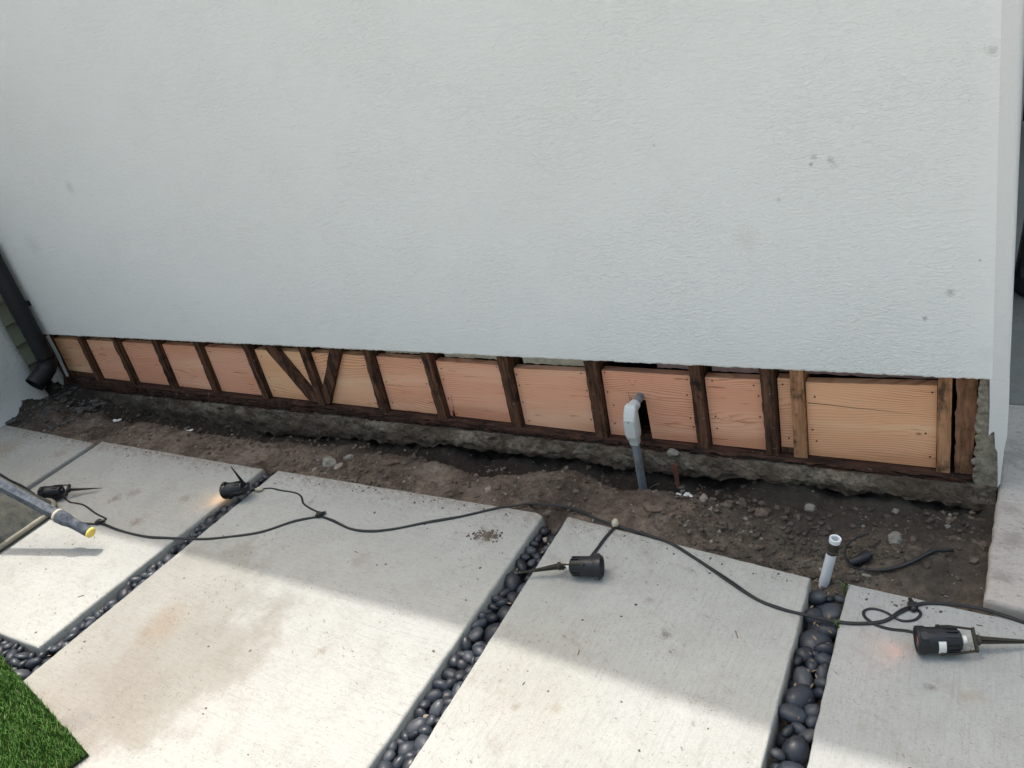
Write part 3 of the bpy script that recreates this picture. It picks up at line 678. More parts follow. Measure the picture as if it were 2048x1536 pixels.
for k in range(len(pts) - 1):
    (xa, za), (xb, zb) = pts[k], pts[k + 1]; ha, hb = 0.0016 * (1 - k / 5.5), 0.0016 * (1 - (k + 1) / 5.5)
    mb.add([(xa, 2.5483, za - ha), (xb, 2.5483, zb - hb), (xb, 2.5483, zb + hb), (xa, 2.5483, za + ha)], [(0, 1, 2, 3)])
ck = mesh('crack', mb.v, mb.f, M_NAIL); ck.parent = [q for q in house.children if q.name.startswith('blocking_board')][-1]
# old board ends left in the foot of two bays
for (xa, xb, za, zb) in ((-5.258, -4.948, 0.083, 0.112), (-0.674, -0.627, 0.032, 0.052)):
    v, f = prism_xz([(xa, za), (xb, za), (xb, zb), (xa, zb + 0.003)], 2.55, 2.6); hp(mesh('old_block', v, f, M_STUD))
# what shows above the boards
for i in range(14):
    xl = edge_x(i, 'r', 0.42); xr = edge_x(i + 1, 'l', 0.42); m = M_LINING if i < 10 else M_PURPLE
    if i == 10: xl = xl + 0.6 * (xr - xl)
    if i == 11: xl += 0.02
    y = 2.592 if i < 10 else 2.594
    z0 = (TOPS[i][0] + TOPS[i][1]) / 2 + 0.004
    pts = []; rs = random.Random(50 + i); n = 14
    xb = xr - (0.02 if i < 10 else 0.004); xa = xl + (0.03 if i < 10 else 0.0)
    pts = [(xa + (xb - xa) * k / n, z0 + rs.uniform(-0.003, 0.003)) for k in range(n + 1)] + [(xb, 0.47), (xa, 0.47)]
    v, f = prism_xz(pts, y, y + 0.02); hp(mesh('wall_lining', v, f, m))

# footing
FB = [(-5.6, -0.16), (-5.0, -0.155), (-3.78, -0.144), (-2.8, -0.10), (-2.3, -0.077), (-1.9, -0.068), (-1.5, -0.06), (-1.18, -0.078), (-0.78, -0.056), (-0.42, -0.058), (-0.19, -0.06), (0.02, -0.07)]
def build_footing():
    x0, x1 = -5.4, 0.02; n = 560; vs = []; fs = []; rows = 16
    for i in range(n + 1):
        x = x0 + (x1 - x0) * i / n; fb = lerp_table(FB, x) + 0.026 * fbm(x * 5, 3, 1, 4, 0.65)
        lip = 0.012 * fbm(x * 7, 1, 1, 3)
        prof = [(2.66, 0.0), (2.53, 0.002)]
        for k in range(11):
            t = k / 10; z = 0.006 + (fb - 0.006) * t
            y = 2.497 - 0.026 * math.sin(min(1, t * 1.3) * math.pi * 0.5) + 0.016 * fbm(x * 9, z * 14, 2, 4, 0.6) + 0.007 * fbm(x * 45, z * 60, 5, 2) + lip * 0.5
            z += 0.006 * mn.noise(Vector((x * 25, k, 6)))
            prof.append((y, z))
        prof += [(2.53, fb - 0.012), (2.58, fb - 0.03), (2.60, -0.26)]
        while len(prof) < rows: prof.append(prof[-1])
        vs += [(x, y, z) for y, z in prof[:rows]]
    for i in range(n):
        for k in range(rows - 1): fs.append((i * rows + k, i * rows + k + 1, (i + 1) * rows + k + 1, (i + 1) * rows + k))
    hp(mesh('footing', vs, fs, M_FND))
build_footing()

# ------------------------------------------------------------------ wing of the house at the far end: lap siding over an old stucco wall
wing = empty('side_wing', (-5.5, 1.6, 0)); tag(wing, 'grey rough stucco wall with olive lap siding in the corner behind the downspout', 'wall')
WI = Matrix.Translation((5.5, -1.6, 0))
def wp(o): o.parent = wing; o.matrix_parent_inverse = WI; return o
def build_wing():
    vs = []; fs = []; ny, nz = 60, 60
    for j in range(nz + 1):
        z = -0.25 + 3.4 * (j / nz) ** 1.6
        for i in range(ny + 1):
            y = 0.2 + 2.205 * i / ny
            fl = 0.10 * math.exp(-max(0, z + 0.02) / 0.12)
            e = max(0, (y - 2.36) / 0.045); yy = y + 0.03 * fl + 0.008 * mn.noise(Vector((3, y * 3, z * 9)))
            x = -5.365 + fl * 0.6 - 0.05 * e * e + 0.006 * fbm(1, y * 6, z * 6, 3)
            vs.append((x, yy, z))
    for j in range(nz):
        for i in range(ny): a = j * (ny + 1) + i; fs.append((a, a + 1, a + ny + 2, a + ny + 1))
    wp(mesh('stucco_wall', vs, fs, M_WING, None, True))
    mb = MB(); mb.box((-6.2, 0.2, -0.25), (-5.43, 2.7, 3.15)); wp(mb.build('core', M_WING))
    for k in range(18):
        z = 0.10 + 0.142 * k
        vs = [(-5.372, 2.36, z), (-5.372, 2.53, z), (-5.402, 2.53, z + 0.147), (-5.402, 2.36, z + 0.147), (-5.43, 2.36, z), (-5.43, 2.53, z), (-5.43, 2.53, z + 0.147), (-5.43, 2.36, z + 0.147)]
        wp(mesh('siding_board', vs, [(0, 1, 2, 3), (1, 5, 6, 2), (0, 4, 5, 1), (3, 2, 6, 7), (4, 0, 3, 7), (4, 7, 6, 5)], M_SIDING))
    mb = MB(); mb.box((-5.38, 2.478, 0.06), (-5.358, 2.5, 3.0)); wp(mb.build('corner_trim', M_TRIM))
build_wing()

# ------------------------------------------------------------------ downspout
def build_spout():
    c = empty('downspout', (-5.205, 2.43, 0.2)); tag(c, 'dark metal downspout with a kick-out elbow at the far corner', 'downspout')
    I = Matrix.Translation((5.205, -2.43, -0.2))
    def p(o): o.parent = c; o.matrix_parent_inverse = I; return o
    X, Y = -5.205, 2.43
    mb = MB(); mb.tube([(X, Y, 0.285), (X, Y, 1.0), (X, Y, 3.9)], 0.052, 20); o = p(mb.build('pipe', M_SPOUT)); autosmooth(o, 50)
    path = [(X, Y, 0.30)]
    for k in range(0, 8):
        a = math.radians(72) * k / 7; path.append((X, Y - 0.075 * (1 - math.cos(a)), 0.275 - 0.075 * math.sin(a)))
    e = Vector(path[-1]); d = (Vector(path[-1]) - Vector(path[-2])).normalized()
    path.append(tuple(e + d * 0.05)); path.append(tuple(e + d * 0.10))
    R = []
    for i in range(len(path)): R.append(0.0555 - (0.0025 if 1 < i < 8 and i % 2 else 0.0))
    mb = MB(); mb.tube(path, R, 20, cap=False); o = p(mb.build('elbow', M_SPOUT)); autosmooth(o, 60)
    s = o.modifiers.new('wall', 'SOLIDIFY'); s.thickness = 0.003; s.offset = -1
    for z in (0.62, 2.4):
        mb = MB(); mb.tube([(X, Y, z), (X, Y, z + 0.03)], 0.0545, 20); mb.box((X - 0.02, Y + 0.05, z), (X + 0.02, 2.502, z + 0.03)); p(mb.build('strap', M_SPOUT))
build_spout()
# torn flashing in the corner behind the spout
mb = MB(); mb.add([(-5.215, 2.50, 0.40), (-5.185, 2.505, 0.41), (-5.20, 2.512, 0.26), (-5.225, 2.505, 0.26), (-5.22, 2.512, 0.10), (-5.236, 2.505, 0.10)], [(0, 3, 2, 1), (3, 5, 4, 2)])
o = mb.build('flashing_strip', M_LB); s = o.modifiers.new('t', 'SOLIDIFY'); s.thickness = 0.004; tag(o, 'torn grey flashing strip hanging beside the downspout elbow', 'flashing')

# ------------------------------------------------------------------ conduit
def build_conduit():
    c = empty('electrical_conduit', (-1.2, 2.435, -0.18)); tag(c, 'grey electrical conduit with a pale angled fitting entering the notched board', 'conduit')
    I = Matrix.Translation((1.2, -2.435, 0.18))
    def p(o): o.parent = c; o.matrix_parent_inverse = I; return o
    X, Y = -1.208, 2.435
    mb = MB(); mb.tube([(X + 0.0, Y, -0.26), (X, Y, 0.0), (X, Y, 0.125)], 0.0165, 14); o = p(mb.build('riser_pipe', M_CONDUIT)); autosmooth(o, 50)
    mb = MB(); mb.tube([(X, Y + 0.01, 0.232), (X, Y + 0.25, 0.232)], 0.0165, 14); o = p(mb.build('wall_pipe', M_CONDUIT)); autosmooth(o, 50)
    # angled fitting body: rounded box, sloping head
    def ringz(z, w, d, yo):
        pts = []
        for k in range(16):
            a = 2 * math.pi * k / 16; ca, sa = math.cos(a), math.sin(a); e = 0.28
            pts.append((X + w * math.copysign(abs(ca) ** e, ca), Y + yo + d * math.copysign(abs(sa) ** e, sa), z))
        return pts
    rings = [ringz(0.085, 0.0175, 0.0175, 0), ringz(0.108, 0.019, 0.019, 0), ringz(0.116, 0.0225, 0.023, 0), ringz(0.132, 0.0245, 0.027, 0), ringz(0.205, 0.0245, 0.027, 0), ringz(0.240, 0.0240, 0.017, 0.011), ringz(0.252, 0.021, 0.012, 0.015), ringz(0.256, 0.014, 0.006, 0.016)]
    vs = [q for r in rings for q in r]; fs = []
    for i in range(len(rings) - 1):
        for k in range(16): k2 = (k + 1) % 16; fs.append((i * 16 + k, i * 16 + k2, (i + 1) * 16 + k2, (i + 1) * 16 + k))
    fs.append(tuple(reversed(range(16)))); fs.append(tuple((len(rings) - 1) * 16 + k for k in range(16)))
    o = p(mesh('fitting_body', vs, fs, M_LB)); autosmooth(o, 40)
    pts = []
    for k in range(24):
        a = 2 * math.pi * k / 24; ca, sa = math.cos(a), math.sin(a)
        pts.append((X + 0.0215 * math.copysign(abs(ca) ** 0.3, ca), 0.168 + 0.040 * math.copysign(abs(sa) ** 0.5, sa)))
    v, f = prism_xz(pts, Y - 0.0305, Y - 0.026); p(mesh('fitting_cover', v, f, M_LB))
    mb = MB(); mb.lathe([(0, 0.0035), (0.0015, 0.003)], 8, Matrix.Translation((X, Y - 0.0305, 0.200)) @ Matrix.Rotation(-math.pi / 2, 4, 'Z')); p(mb.build('cover_screw', M_CONDUIT))
    mb = MB(); mb.tube([(X, Y + 0.024, 0.232), (X, Y + 0.055, 0.232)], 0.0225, 14); o = p(mb.build('hub', M_LB)); autosmooth(o, 50)
build_conduit()

# ------------------------------------------------------------------ landscape spotlights
def tapered_stake(L, base, mat, M, parent):
    mb = MB()
    for ang in (0, math.pi / 2):
        R = M @ Matrix.Rotation(ang, 4, 'X')
        mb.add([R @ Vector(q) for q in [(0, -base, -0.0015), (0, base, -0.0015), (0, base, 0.0015), (0, -base, 0.0015), (L, -0.001, -0.001), (L, 0.001, -0.001), (L, 0.001, 0.001), (L, -0.001, 0.001)]],
               [(0, 3, 2, 1), (4, 5, 6, 7), (0, 1, 5, 4), (1, 2, 6, 5), (2, 3, 7, 6), (3, 0, 4, 7)])
    return mb.build('stake', mat, parent)
def spotlight(loc, rz, label, lit=None, stake_rot=None, stake_len=0.16, muddy=False, tilt=0.0, roll=0.0, sticker=False, yoke_gap=0.03):
    """local +X is the rear; lens looks to -X; origin on the ground under the housing's middle"""
    t = empty('landscape_spotlight', loc, rz); tag(t, label, 'spotlight', 'stake spotlights lying on the slabs')
    r = 0.034; zc = r + 0.006
    B = Matrix.Translation((0, 0, zc)) @ Matrix.Rotation(tilt, 4, 'Y') @ Matrix.Rotation(roll, 4, 'X')
    mb = MB(); mb.lathe([(-0.03, r), (0.016, r - 0.001), (0.02, r - 0.003), (0.044, r - 0.005), (0.052, r - 0.009), (0.056, r - 0.018)], 28, B)
    o = mb.build('housing', M_BLACK, t); autosmooth(o, 35)
    mb = MB()                                                # cooling ribs on the rear half
    for k in range(14):
        a = 2 * math.pi * k / 14
        mb.box((0.012, -0.0022, r - 0.010), (0.046, 0.0022, r - 0.0005), B @ Matrix.Rotation(a, 4, 'X'))
    rb = mb.build('cooling_ribs', M_BLACK, o); rb['kind'] = 'stuff'
    mb = MB(); mb.lathe([(-0.052, r - 0.003), (-0.055, r + 0.0005), (-0.053, r + 0.003), (-0.034, r + 0.003), (-0.0305, r + 0.0012), (-0.029, r - 0.006)], 28, B, cap=False)
    mb.lathe([(-0.0548, r), (-0.046, r - 0.005), (-0.044, r - 0.006)], 28, B, cap=False)
    rg = mb.build('front_ring', M_BLACK, t); autosmooth(rg, 35)
    for a in (0.0, math.pi):
        mb = MB(); mb.box((-0.046, -0.010, r + 0.001), (-0.030, 0.010, r + 0.008), B @ Matrix.Rotation(a, 4, 'X')); mb.build('ring_lug', M_BLACK, rg)
    mb = MB(); mb.lathe([(-0.0462, r - 0.0046), (-0.047, r - 0.012), (-0.0472, 0.001)], 24, B); mb.build('lens', {None: M_LENS, 'amber': M_GLOW_A, 'red': M_GLOW_B}[lit], t, True)
    # U-shaped yoke from the sides of the housing back to a plate, stake behind it
    yk = 0.056 + yoke_gap; mb = MB()
    for s in (-1, 1):
        mb.tube([B @ Vector((0.004, s * (r + 0.002), 0)), B @ Vector((0.03, s * (r + 0.0025), 0)), B @ Vector((yk, s * (r - 0.006), 0))], 0.0032, 8)
        mb.lathe([(0, 0.006), (0.005, 0.0055)], 10, B @ Matrix.Translation((0.004, s * (r + 0.001), 0)) @ Matrix.Rotation(s * math.pi / 2, 4, 'Z'))
    mb.box((yk - 0.003, -(r - 0.003), -0.008), (yk + 0.004, r - 0.003, 0.008), B)
    mb.build('yoke', M_DUSTY if muddy else M_BLACK, t)
    mb = MB(); mb.lathe([(0.0545, 0.0125), (0.066, 0.011), (0.068, 0.006)], 14, B); o = mb.build('gland', M_WHITE if muddy else M_BLACK, t); autosmooth(o)
    S = B @ Matrix.Translation((yk + 0.004, 0, 0))
    if stake_rot is not None: S = S @ stake_rot
    else: S = S @ Matrix.Rotation(math.asin(min(0.3, 0.028 / stake_len)), 4, 'Y')
    mb = MB(); mb.lathe([(-0.002, 0.014), (0.006, 0.014), (0.010, 0.009)], 12, S); mb.build('stake_collar', M_DUSTY if muddy else M_BLACK, t)
    tapered_stake(stake_len, 0.011, M_DUSTY if muddy else M_BLACK, S, t)
    if sticker:
        mb = MB(); n = 7
        for k in range(n):
            a = math.radians(-100 + 13.0 * k)                 # on the side that faces the viewer
            mb.v += [tuple(B @ Vector((x, (r + 0.0008) * math.sin(a), (r + 0.0008) * math.cos(a)))) for x in (-0.006, 0.012)]
        for k in range(n - 1): mb.f.append((2 * k, 2 * k + 1, 2 * k + 3, 2 * k + 2))
        mb.build('sticker', M_WHITE, t)
    if lit:
        ld = bpy.data.lights.new('bulb', 'SPOT'); lo = bpy.data.objects.new('bulb', ld); COL.objects.link(lo); lo.parent = t
        ld.energy = 0.32 if lit == 'amber' else 0.16; ld.spot_size = math.radians(110); ld.spot_blend = 0.8; ld.shadow_soft_size = 0.012
        ld.color = (1.0, 0.55, 0.2) if lit == 'amber' else (1.0, 0.36, 0.2)
        lo.matrix_local = B @ Matrix.Translation((-0.052, 0, 0)) @ Matrix.Rotation(math.pi / 2, 4, 'Y')
    return t
def ang(a, b): return math.atan2(b[1] - a[1], b[0] - a[0])
spotlight((-3.985, 1.575, 0.0), ang((-4.044, 1.546), (-3.93, 1.60)), 'black spotlight on the slab beside the wheelbarrow handle', None, None, 0.17, roll=0.4)
spotlight((-2.90, 1.815, 0.012), ang((-2.95, 1.80), (-2.85, 1.83)), 'lit spotlight wedged in the pebble gap with its spike pointing up', 'amber', Matrix.Rotation(-math.radians(98), 4, 'Y') , 0.12, tilt=-0.12, yoke_gap=0.005)
spotlight((-1.135, 1.772, 0.0), ang((-1.076, 1.786), (-1.178, 1.760)), 'spotlight with a muddy spike reaching over the pebble gap', None, None, 0.165, muddy=True, roll=0.9)
spotlight((-0.092, 1.752, 0.0), ang((-0.134, 1.731), (-0.037, 1.775)) - 0.13, 'spotlight with a white sticker and red glow beside the looped cord', 'red', None, 0.19, muddy=True, roll=0.5, sticker=True)

# ------------------------------------------------------------------ cables
def surf_z(x, y):
    e = 2.04 if x < -1.34 else 2.04 - 0.1 * min(1, (x + 1.34) / 0.88)
    if y > e - 0.004 and x < 0.0: return max(soil_h(x, y) + 0.009, -0.01)
    return 0.0
def cable_pts(pts, r, lift=None):
    P = crom([(p[0], p[1], 0) for p in pts], 7); out = []
    for p in P: out.append(Vector((p.x, p.y, surf_z(p.x, p.y) + r)))
    for _ in range(4):
        out = [out[0]] + [Vector((out[i].x, out[i].y, max(out[i].z, (out[i - 1].z + out[i + 1].z) / 2))) for i in range(1, len(out) - 1)] + [out[-1]]
    return out
def zip_cord(name, pts, r, parent=None, mat=M_CABLE, sep=0.9, twist=0.0):
    C = cable_pts(pts, r); mb = MB()
    for s in (-1, 1):
        q = []
        for i, p in enumerate(C):
            t = (C[min(i + 1, len(C) - 1)] - C[max(i - 1, 0)]).normalized(); sd = t.cross(Vector((0, 0, 1))).normalized()
            w = sep * r * (1 + twist * mn.noise(Vector((i * 0.12, 3, 1))))
            q.append(p + sd * s * w + Vector((0, 0, 0.0006 * s)))
        mb.tube(q, r, 7)
    return mb.build(name, mat, parent, True)
MAIN1 = [(-5.0, 1.72), (-4.64, 1.65), (-4.492, 1.624), (-4.334, 1.602), (-4.188, 1.572), (-4.063, 1.532), (-3.95, 1.47), (-3.75, 1.45), (-3.578, 1.47), (-3.509, 1.482), (-3.472, 1.491), (-3.323, 1.479), (-3.145, 1.481), (-3.004, 1.505), (-2.844, 1.538), (-2.732, 1.578), (-2.589, 1.646), (-2.488, 1.74), (-2.413, 1.785), (-2.382, 1.799),
         (-2.304, 1.79), (-2.188, 1.765), (-2.09, 1.773), (-1.992, 1.812), (-1.887, 1.875), (-1.763, 1.942), (-1.663, 2.009), (-1.577, 2.061), (-1.484, 2.097), (-1.355, 2.098), (-1.232, 2.056), (-1.14, 2.034), (-1.021, 2.011), (-0.922, 1.99), (-0.818, 1.938), (-0.699, 1.872), (-0.59, 1.811), (-0.512, 1.79), (-0.439, 1.784), (-0.343, 1.782), (-0.279, 1.796), (-0.23, 1.821), (-0.197, 1.866), (-0.174, 1.891),
         (-0.138, 1.918), (-0.076, 1.932), (-0.003, 1.936), (0.057, 1.924), (0.101, 1.912), (0.25, 1.87), (0.5, 1.78)]
cb = zip_cord('power_cable', MAIN1, 0.0034, twist=0.7)
tag(cb, 'long black twin-core garden lighting cable snaking across all the slabs', 'cable')
def connector(x, y, rz, parent):
    mb = MB(); M = Matrix.Translation((x, y, 0.010)) @ Matrix.Rotation(rz, 4, 'Z')
    mb.lathe([(-0.020, 0.006), (-0.016, 0.009), (0.010, 0.0095), (0.014, 0.007), (0.026, 0.0055)], 12, M)
    mb.box((-0.012, -0.012, -0.006), (0.006, 0.012, 0.009), M)
    o = mb.build('cable_clip', M_BLACK, parent); autosmooth(o); return o
connector(-3.495, 1.492, 0.6, cb); connector(-2.385, 1.803, 0.9, cb); connector(-0.168, 1.893, 1.9, cb)
# short leads to the lamps: each belongs to its lamp
lamps = [o for o in COL.objects if o.name.startswith('landscape_spotlight')]
def lead(k, pts, r=0.0023):
    o = zip_cord('lead', pts, r, None); t = lamps[k]; o.parent = t
    o.matrix_parent_inverse = (Matrix.Translation(t.location) @ Matrix.Rotation(t.rotation_euler.z, 4, 'Z')).inverted()
lead(0, [(-3.937, 1.593), (-3.856, 1.573), (-3.754, 1.576), (-3.605, 1.543), (-3.514, 1.529), (-3.492, 1.522), (-3.494, 1.497)])
lead(1, [(-2.862, 1.875), (-2.85, 1.89), (-2.792, 1.914), (-2.727, 1.912), (-2.634, 1.913), (-2.58, 1.895), (-2.534, 1.858), (-2.473, 1.836), (-2.407, 1.82), (-2.382, 1.803)])
lead(2, [(-1.163, 1.80), (-1.161, 1.85), (-1.156, 1.904), (-1.152, 1.96), (-1.141, 2.022)], 0.0034)
lead(3, [(-0.118, 1.775), (-0.139, 1.794), (-0.171, 1.799), (-0.214, 1.794), (-0.253, 1.8), (-0.282, 1.821), (-0.288, 1.844), (-0.268, 1.86), (-0.234, 1.856), (-0.193, 1.835), (-0.163, 1.843), (-0.148, 1.861), (-0.147, 1.881), (-0.166, 1.893)])
def rock(name, loc, size, mat, seed, sub_=2, amp=0.28, flat=False, rot=None, parent=None):
    bm = bmesh.new(); bmesh.ops.create_icosphere(bm, subdivisions=sub_, radius=1.0)
    for v in bm.verts:
        k = 1 + amp * mn.noise(v.co * 1.3 + Vector((seed, 0, 0))) + amp * 0.5 * mn.noise(v.co * 3.1 + Vector((0, seed, 0)))
        v.co = Vector((v.co.x * size[0] * k, v.co.y * size[1] * k, v.co.z * size[2] * k))
    me = bpy.data.meshes.new(name); bm.to_mesh(me); bm.free(); me.materials.append(mat)
    if not flat: me.polygons.foreach_set('use_smooth', [True] * len(me.polygons))
    o = link(name, me, parent, loc); o.rotation_euler = rot or (0, 0, seed * 1.7); return o
o = rock('wire_tape', (-2.835, 1.885, 0.010), (0.020, 0.013, 0.010), M_GROUT, 2.0, amp=0.4); tag(o, 'lump of pale tape on the lead beside the upright spike', 'tape')
o = rock('wire_tape', (-1.142, 2.035, 0.014), (0.017, 0.014, 0.014), M_GROUT, 3.0, amp=0.3); tag(o, 'lump of pale tape on the cable at the slab edge above the muddy spotlight', 'tape')

# ------------------------------------------------------------------ irrigation
def build_pvc():
    c = empty('white_pipe', (-0.418, 1.985, -0.08)); tag(c, 'short white plastic pipe standing out of the pebbles, open at the top', 'pipe')
    a = Vector((-0.457, 1.992, -0.20)); b = Vector((-0.4, 2.0, 0.068)); d = (b - a).normalized()
    I = Matrix.Translation((0.418, -1.985, 0.08))
    def p(o): o.parent = c; o.matrix_parent_inverse = I; return o
    mb = MB(); mb.tube([a, b], 0.0155, 20); o = p(mb.build('tube', M_PVC)); autosmooth(o)
    Q = d.to_track_quat('X', 'Z').to_matrix().to_4x4(); S = Matrix.Translation(b) @ Q
    mb = MB(); mb.lathe([(-0.004, 0.0165), (0.0, 0.0185), (0.006, 0.0185), (0.008, 0.016)], 20, S); o = p(mb.build('muddy_collar', M_DUSTY)); autosmooth(o)
    mb = MB(); mb.lathe([(0.006, 0.0145), (0.042, 0.015)], 20, S, cap=False); o = p(mb.build('socket', M_DUSTY)); autosmooth(o)
    mb = MB(); mb.lathe([(0.040, 0.0168), (0.055, 0.0175), (0.0565, 0.016), (0.055, 0.0122), (0.02, 0.012)], 20, S, cap=False); o = p(mb.build('rim', M_PVC)); autosmooth(o)
    mb = MB(); mb.lathe([(0.02, 0.0123), (0.0201, 0.0005)], 16, S, cap=False); p(mb.build('inside', M_DARK))
build_pvc()
tp = [(-0.332, 2.251), (-0.363, 2.222), (-0.387, 2.178), (-0.386, 2.128), (-0.364, 2.085), (-0.324, 2.06), (-0.261, 2.072), (-0.195, 2.106), (-0.131, 2.165), (-0.087, 2.217)]
P = crom([(x, y, 0) for x, y in tp], 7); n = len(P)
P = [Vector((p.x, p.y, max(soil_h(p.x, p.y) + 0.011, -0.05))) for p in P]
for _ in range(12): P = [P[0]] + [Vector((P[i].x, P[i].y, max(P[i].z, (P[i - 1].z + P[i + 1].z) / 2))) for i in range(1, n - 1)] + [P[-1]]
mb = MB(); mb.tube(P, [0.0034 + 0.0028 * smooth01((i - n * 0.45) / (n * 0.3)) for i in range(n)], 10); o = mb.build('drip_hose', M_CABLE, None, True); tag(o, 'curled black irrigation hose lying on the dirt beside the white pipe', 'hose')
e = empty('hose_fitting', (-0.332, 2.115, soil_h(-0.332, 2.115))); tag(e, 'black ribbed elbow fitting on the dirt inside the curled hose', 'pipe fitting')
mb = MB(); mb.tube([(-0.035, -0.022, 0.016), (-0.012, -0.008, 0.02), (0.004, 0.008, 0.022), (0.014, 0.026, 0.02)], [0.0135, 0.014, 0.018, 0.016], 14); o = mb.build('elbow_body', M_BLACK, e); autosmooth(o, 50)
mb = MB()
for k in range(4): mb.tube([(-0.036 + 0.007 * k, -0.0226 + 0.0042 * k, 0.016), (-0.0325 + 0.007 * k, -0.0205 + 0.0042 * k, 0.0165)], 0.0155, 14)
o = mb.build('thread', M_BLACK, e); o['kind'] = 'stuff'

# ------------------------------------------------------------------ pebbles
PEB = []
for k in range(12):
    bm = bmesh.new(); bmesh.ops.create_icosphere(bm, subdivisions=2, radius=1.0)
    for v in bm.verts:
        q = 1 + 0.26 * mn.noise(v.co * 0.9 + Vector((k * 3.7, 1, 2))) + 0.06 * mn.noise(v.co * 2.3 + Vector((1, k * 2.1, 5)))
        v.co *= q; v.co.x *= 1 + 0.15 * v.co.y * math.sin(k * 2.0)
    me = bpy.data.meshes.new('pebble'); bm.to_mesh(me); bm.free(); me.materials.append(M_PEB)
    me.polygons.foreach_set('use_smooth', [True] * len(me.polygons)); PEB.append(me)
FILL = MB()
def turf_edge(x): return 0.788 + (x + 3.13) * (0.625 - 0.788) / 0.812 - 0.015 if x < -2.95 else -9
def fill_gap(a, b, wa, wb, ztop_a, ztop_b, label, seed, size=(0.022, 0.038), cover=1.12, filler=False):
    """pebbles settled along the line a-b; w = gap widths; ztop = height of the highest pebbles' tops"""
    rs = random.Random(seed); A = Vector(a); Bv = Vector(b); L = (Bv - A).length; d = (Bv - A) / L; nr = Vector((d.y, -d.x)); total = 0
    for layer in (0, 1):
        area = L * (wa + wb) / 2 * (cover if layer else 0.45); items = []; acc = 0.0
        while acc < area:
            R = size[0] * 0.8 + (size[1] * 1.12 - size[0] * 0.8) * rs.random() ** 1.5; el = rs.uniform(0.55, 0.92); re = R * math.sqrt(el)
            items.append([rs.uniform(0, L), 0.0, R, el, re]); items[-1][1] = rs.uniform(-0.5, 0.5) * wa; acc += math.pi * re * re
        for it in range(90):
            items.sort(key=lambda q: q[0])
            for m in range(len(items)):
                p = items[m]
                for k in range(m + 1, len(items)):
                    q = items[k]
                    if q[0] - p[0] > 0.085: break
                    dx = q[0] - p[0]; dy = q[1] - p[1]; dd = math.hypot(dx, dy) + 1e-6; ov = (p[4] + q[4]) * 0.95 - dd
                    if ov > 0:
                        f = 0.3 * ov / dd; p[0] -= dx * f; p[1] -= dy * f; q[0] += dx * f; q[1] += dy * f
                wd = wa + (wb - wa) * p[0] / L; lim = max(0.0, wd / 2 - p[4] * 0.86)
                p[1] = max(-lim, min(lim, p[1])); p[0] = max(0.0, min(L, p[0]))
        for (sv, u, R, el, re) in items:
            t = sv / L; c = A + d * sv + nr * u; th = rs.uniform(0.5, 0.74)
            zt = ztop_a + (ztop_b - ztop_a) * t - (0.0 if layer else 0.026) - 0.016 * rs.random() ** 1.5
            rot = (rs.gauss(0, 0.28), rs.gauss(0, 0.28), rs.uniform(0, 6.28)); me = rs.choice(PEB)
            if filler or not layer or c.y < turf_edge(c.x):                 # buried ones: joined into the filling
                M = Matrix.LocRotScale(Vector((c.x, c.y, zt - R * th)), Euler(rot), Vector((R, R * el, R * th)))
                FILL.add([M @ v.co for v in me.vertices], [tuple(f.vertices) for f in me.polygons]); continue
            o = link('pebble', me, None, (c.x, c.y, zt - R * th)); o.scale = (R, R * el, R * th)
            o.rotation_euler = rot; tag(o, label, 'pebble', label); total += 1
    return total
cnt = 0
cnt += fill_gap((-4.287, 1.5), (-4.296, 2.03), 0.075, 0.06, -0.022, -0.022, 'smooth black pebble in the narrow gap near the wheelbarrow', 11, (0.02, 0.032))
cnt += fill_gap((-2.958, 0.60), (-2.918, 2.02), 0.097, 0.092, -0.008, -0.012, 'smooth black pebble in the gap between the handle shadow slab and the stained slab', 12)
cnt += fill_gap((-1.352, 0.84), (-1.388, 2.03), 0.118, 0.10, -0.004, -0.014, 'smooth black pebble in the gap under the muddy lamp spike', 13, (0.022, 0.04))
cnt += fill_gap((-0.378, 1.18), (-0.402, 1.91), 0.09, 0.105, 0.004, -0.02, 'smooth black pebble in the gap below the white pipe', 14, (0.024, 0.045))
cnt += fill_gap((-3.42, 0.79), (-3.02, 0.79), 0.14, 0.14, -0.012, -0.012, 'smooth black pebble in the corner beside the turf', 15, (0.02, 0.033))
fill_gap((-0.366, 0.35), (-0.378, 1.17), 0.085, 0.09, 0.0, 0.0, '', 24, (0.024, 0.045), filler=True)      # the gaps run on towards the viewer
fill_gap((-1.342, 0.3), (-1.352, 0.83), 0.115, 0.118, -0.006, -0.006, '', 25, (0.022, 0.04), filler=True)
o = FILL.build('pebble_filling', M_PEB, None, True); tag(o, 'dark pebbles buried under the top layer in the gaps', 'pebbles', kind='stuff')
print('pebbles', cnt)
for i, (x, y, z, s) in enumerate([(-1.335, 1.375, -0.032, 0.017), (-1.355, 1.30, -0.036, 0.013), (-1.385, 1.935, -0.03, 0.014), (-1.325, 1.52, -0.03, 0.01), (-1.375, 1.12, -0.03, 0.011)]):
    o = rock('small_stone', (x, y, z), (s, s * 0.8, s * 0.6), M_TANROCK, 20.0 + i)
    tag(o, ['pinkish rough stone among the black pebbles, largest of the pale ones', 'tan stone among the black pebbles just below the pinkish one', 'small pale stone at the head of the gap above the muddy spike', 'tiny tan stone among black pebbles below the muddy spike', 'small cream stone low down among the black pebbles'][i], 'stone')

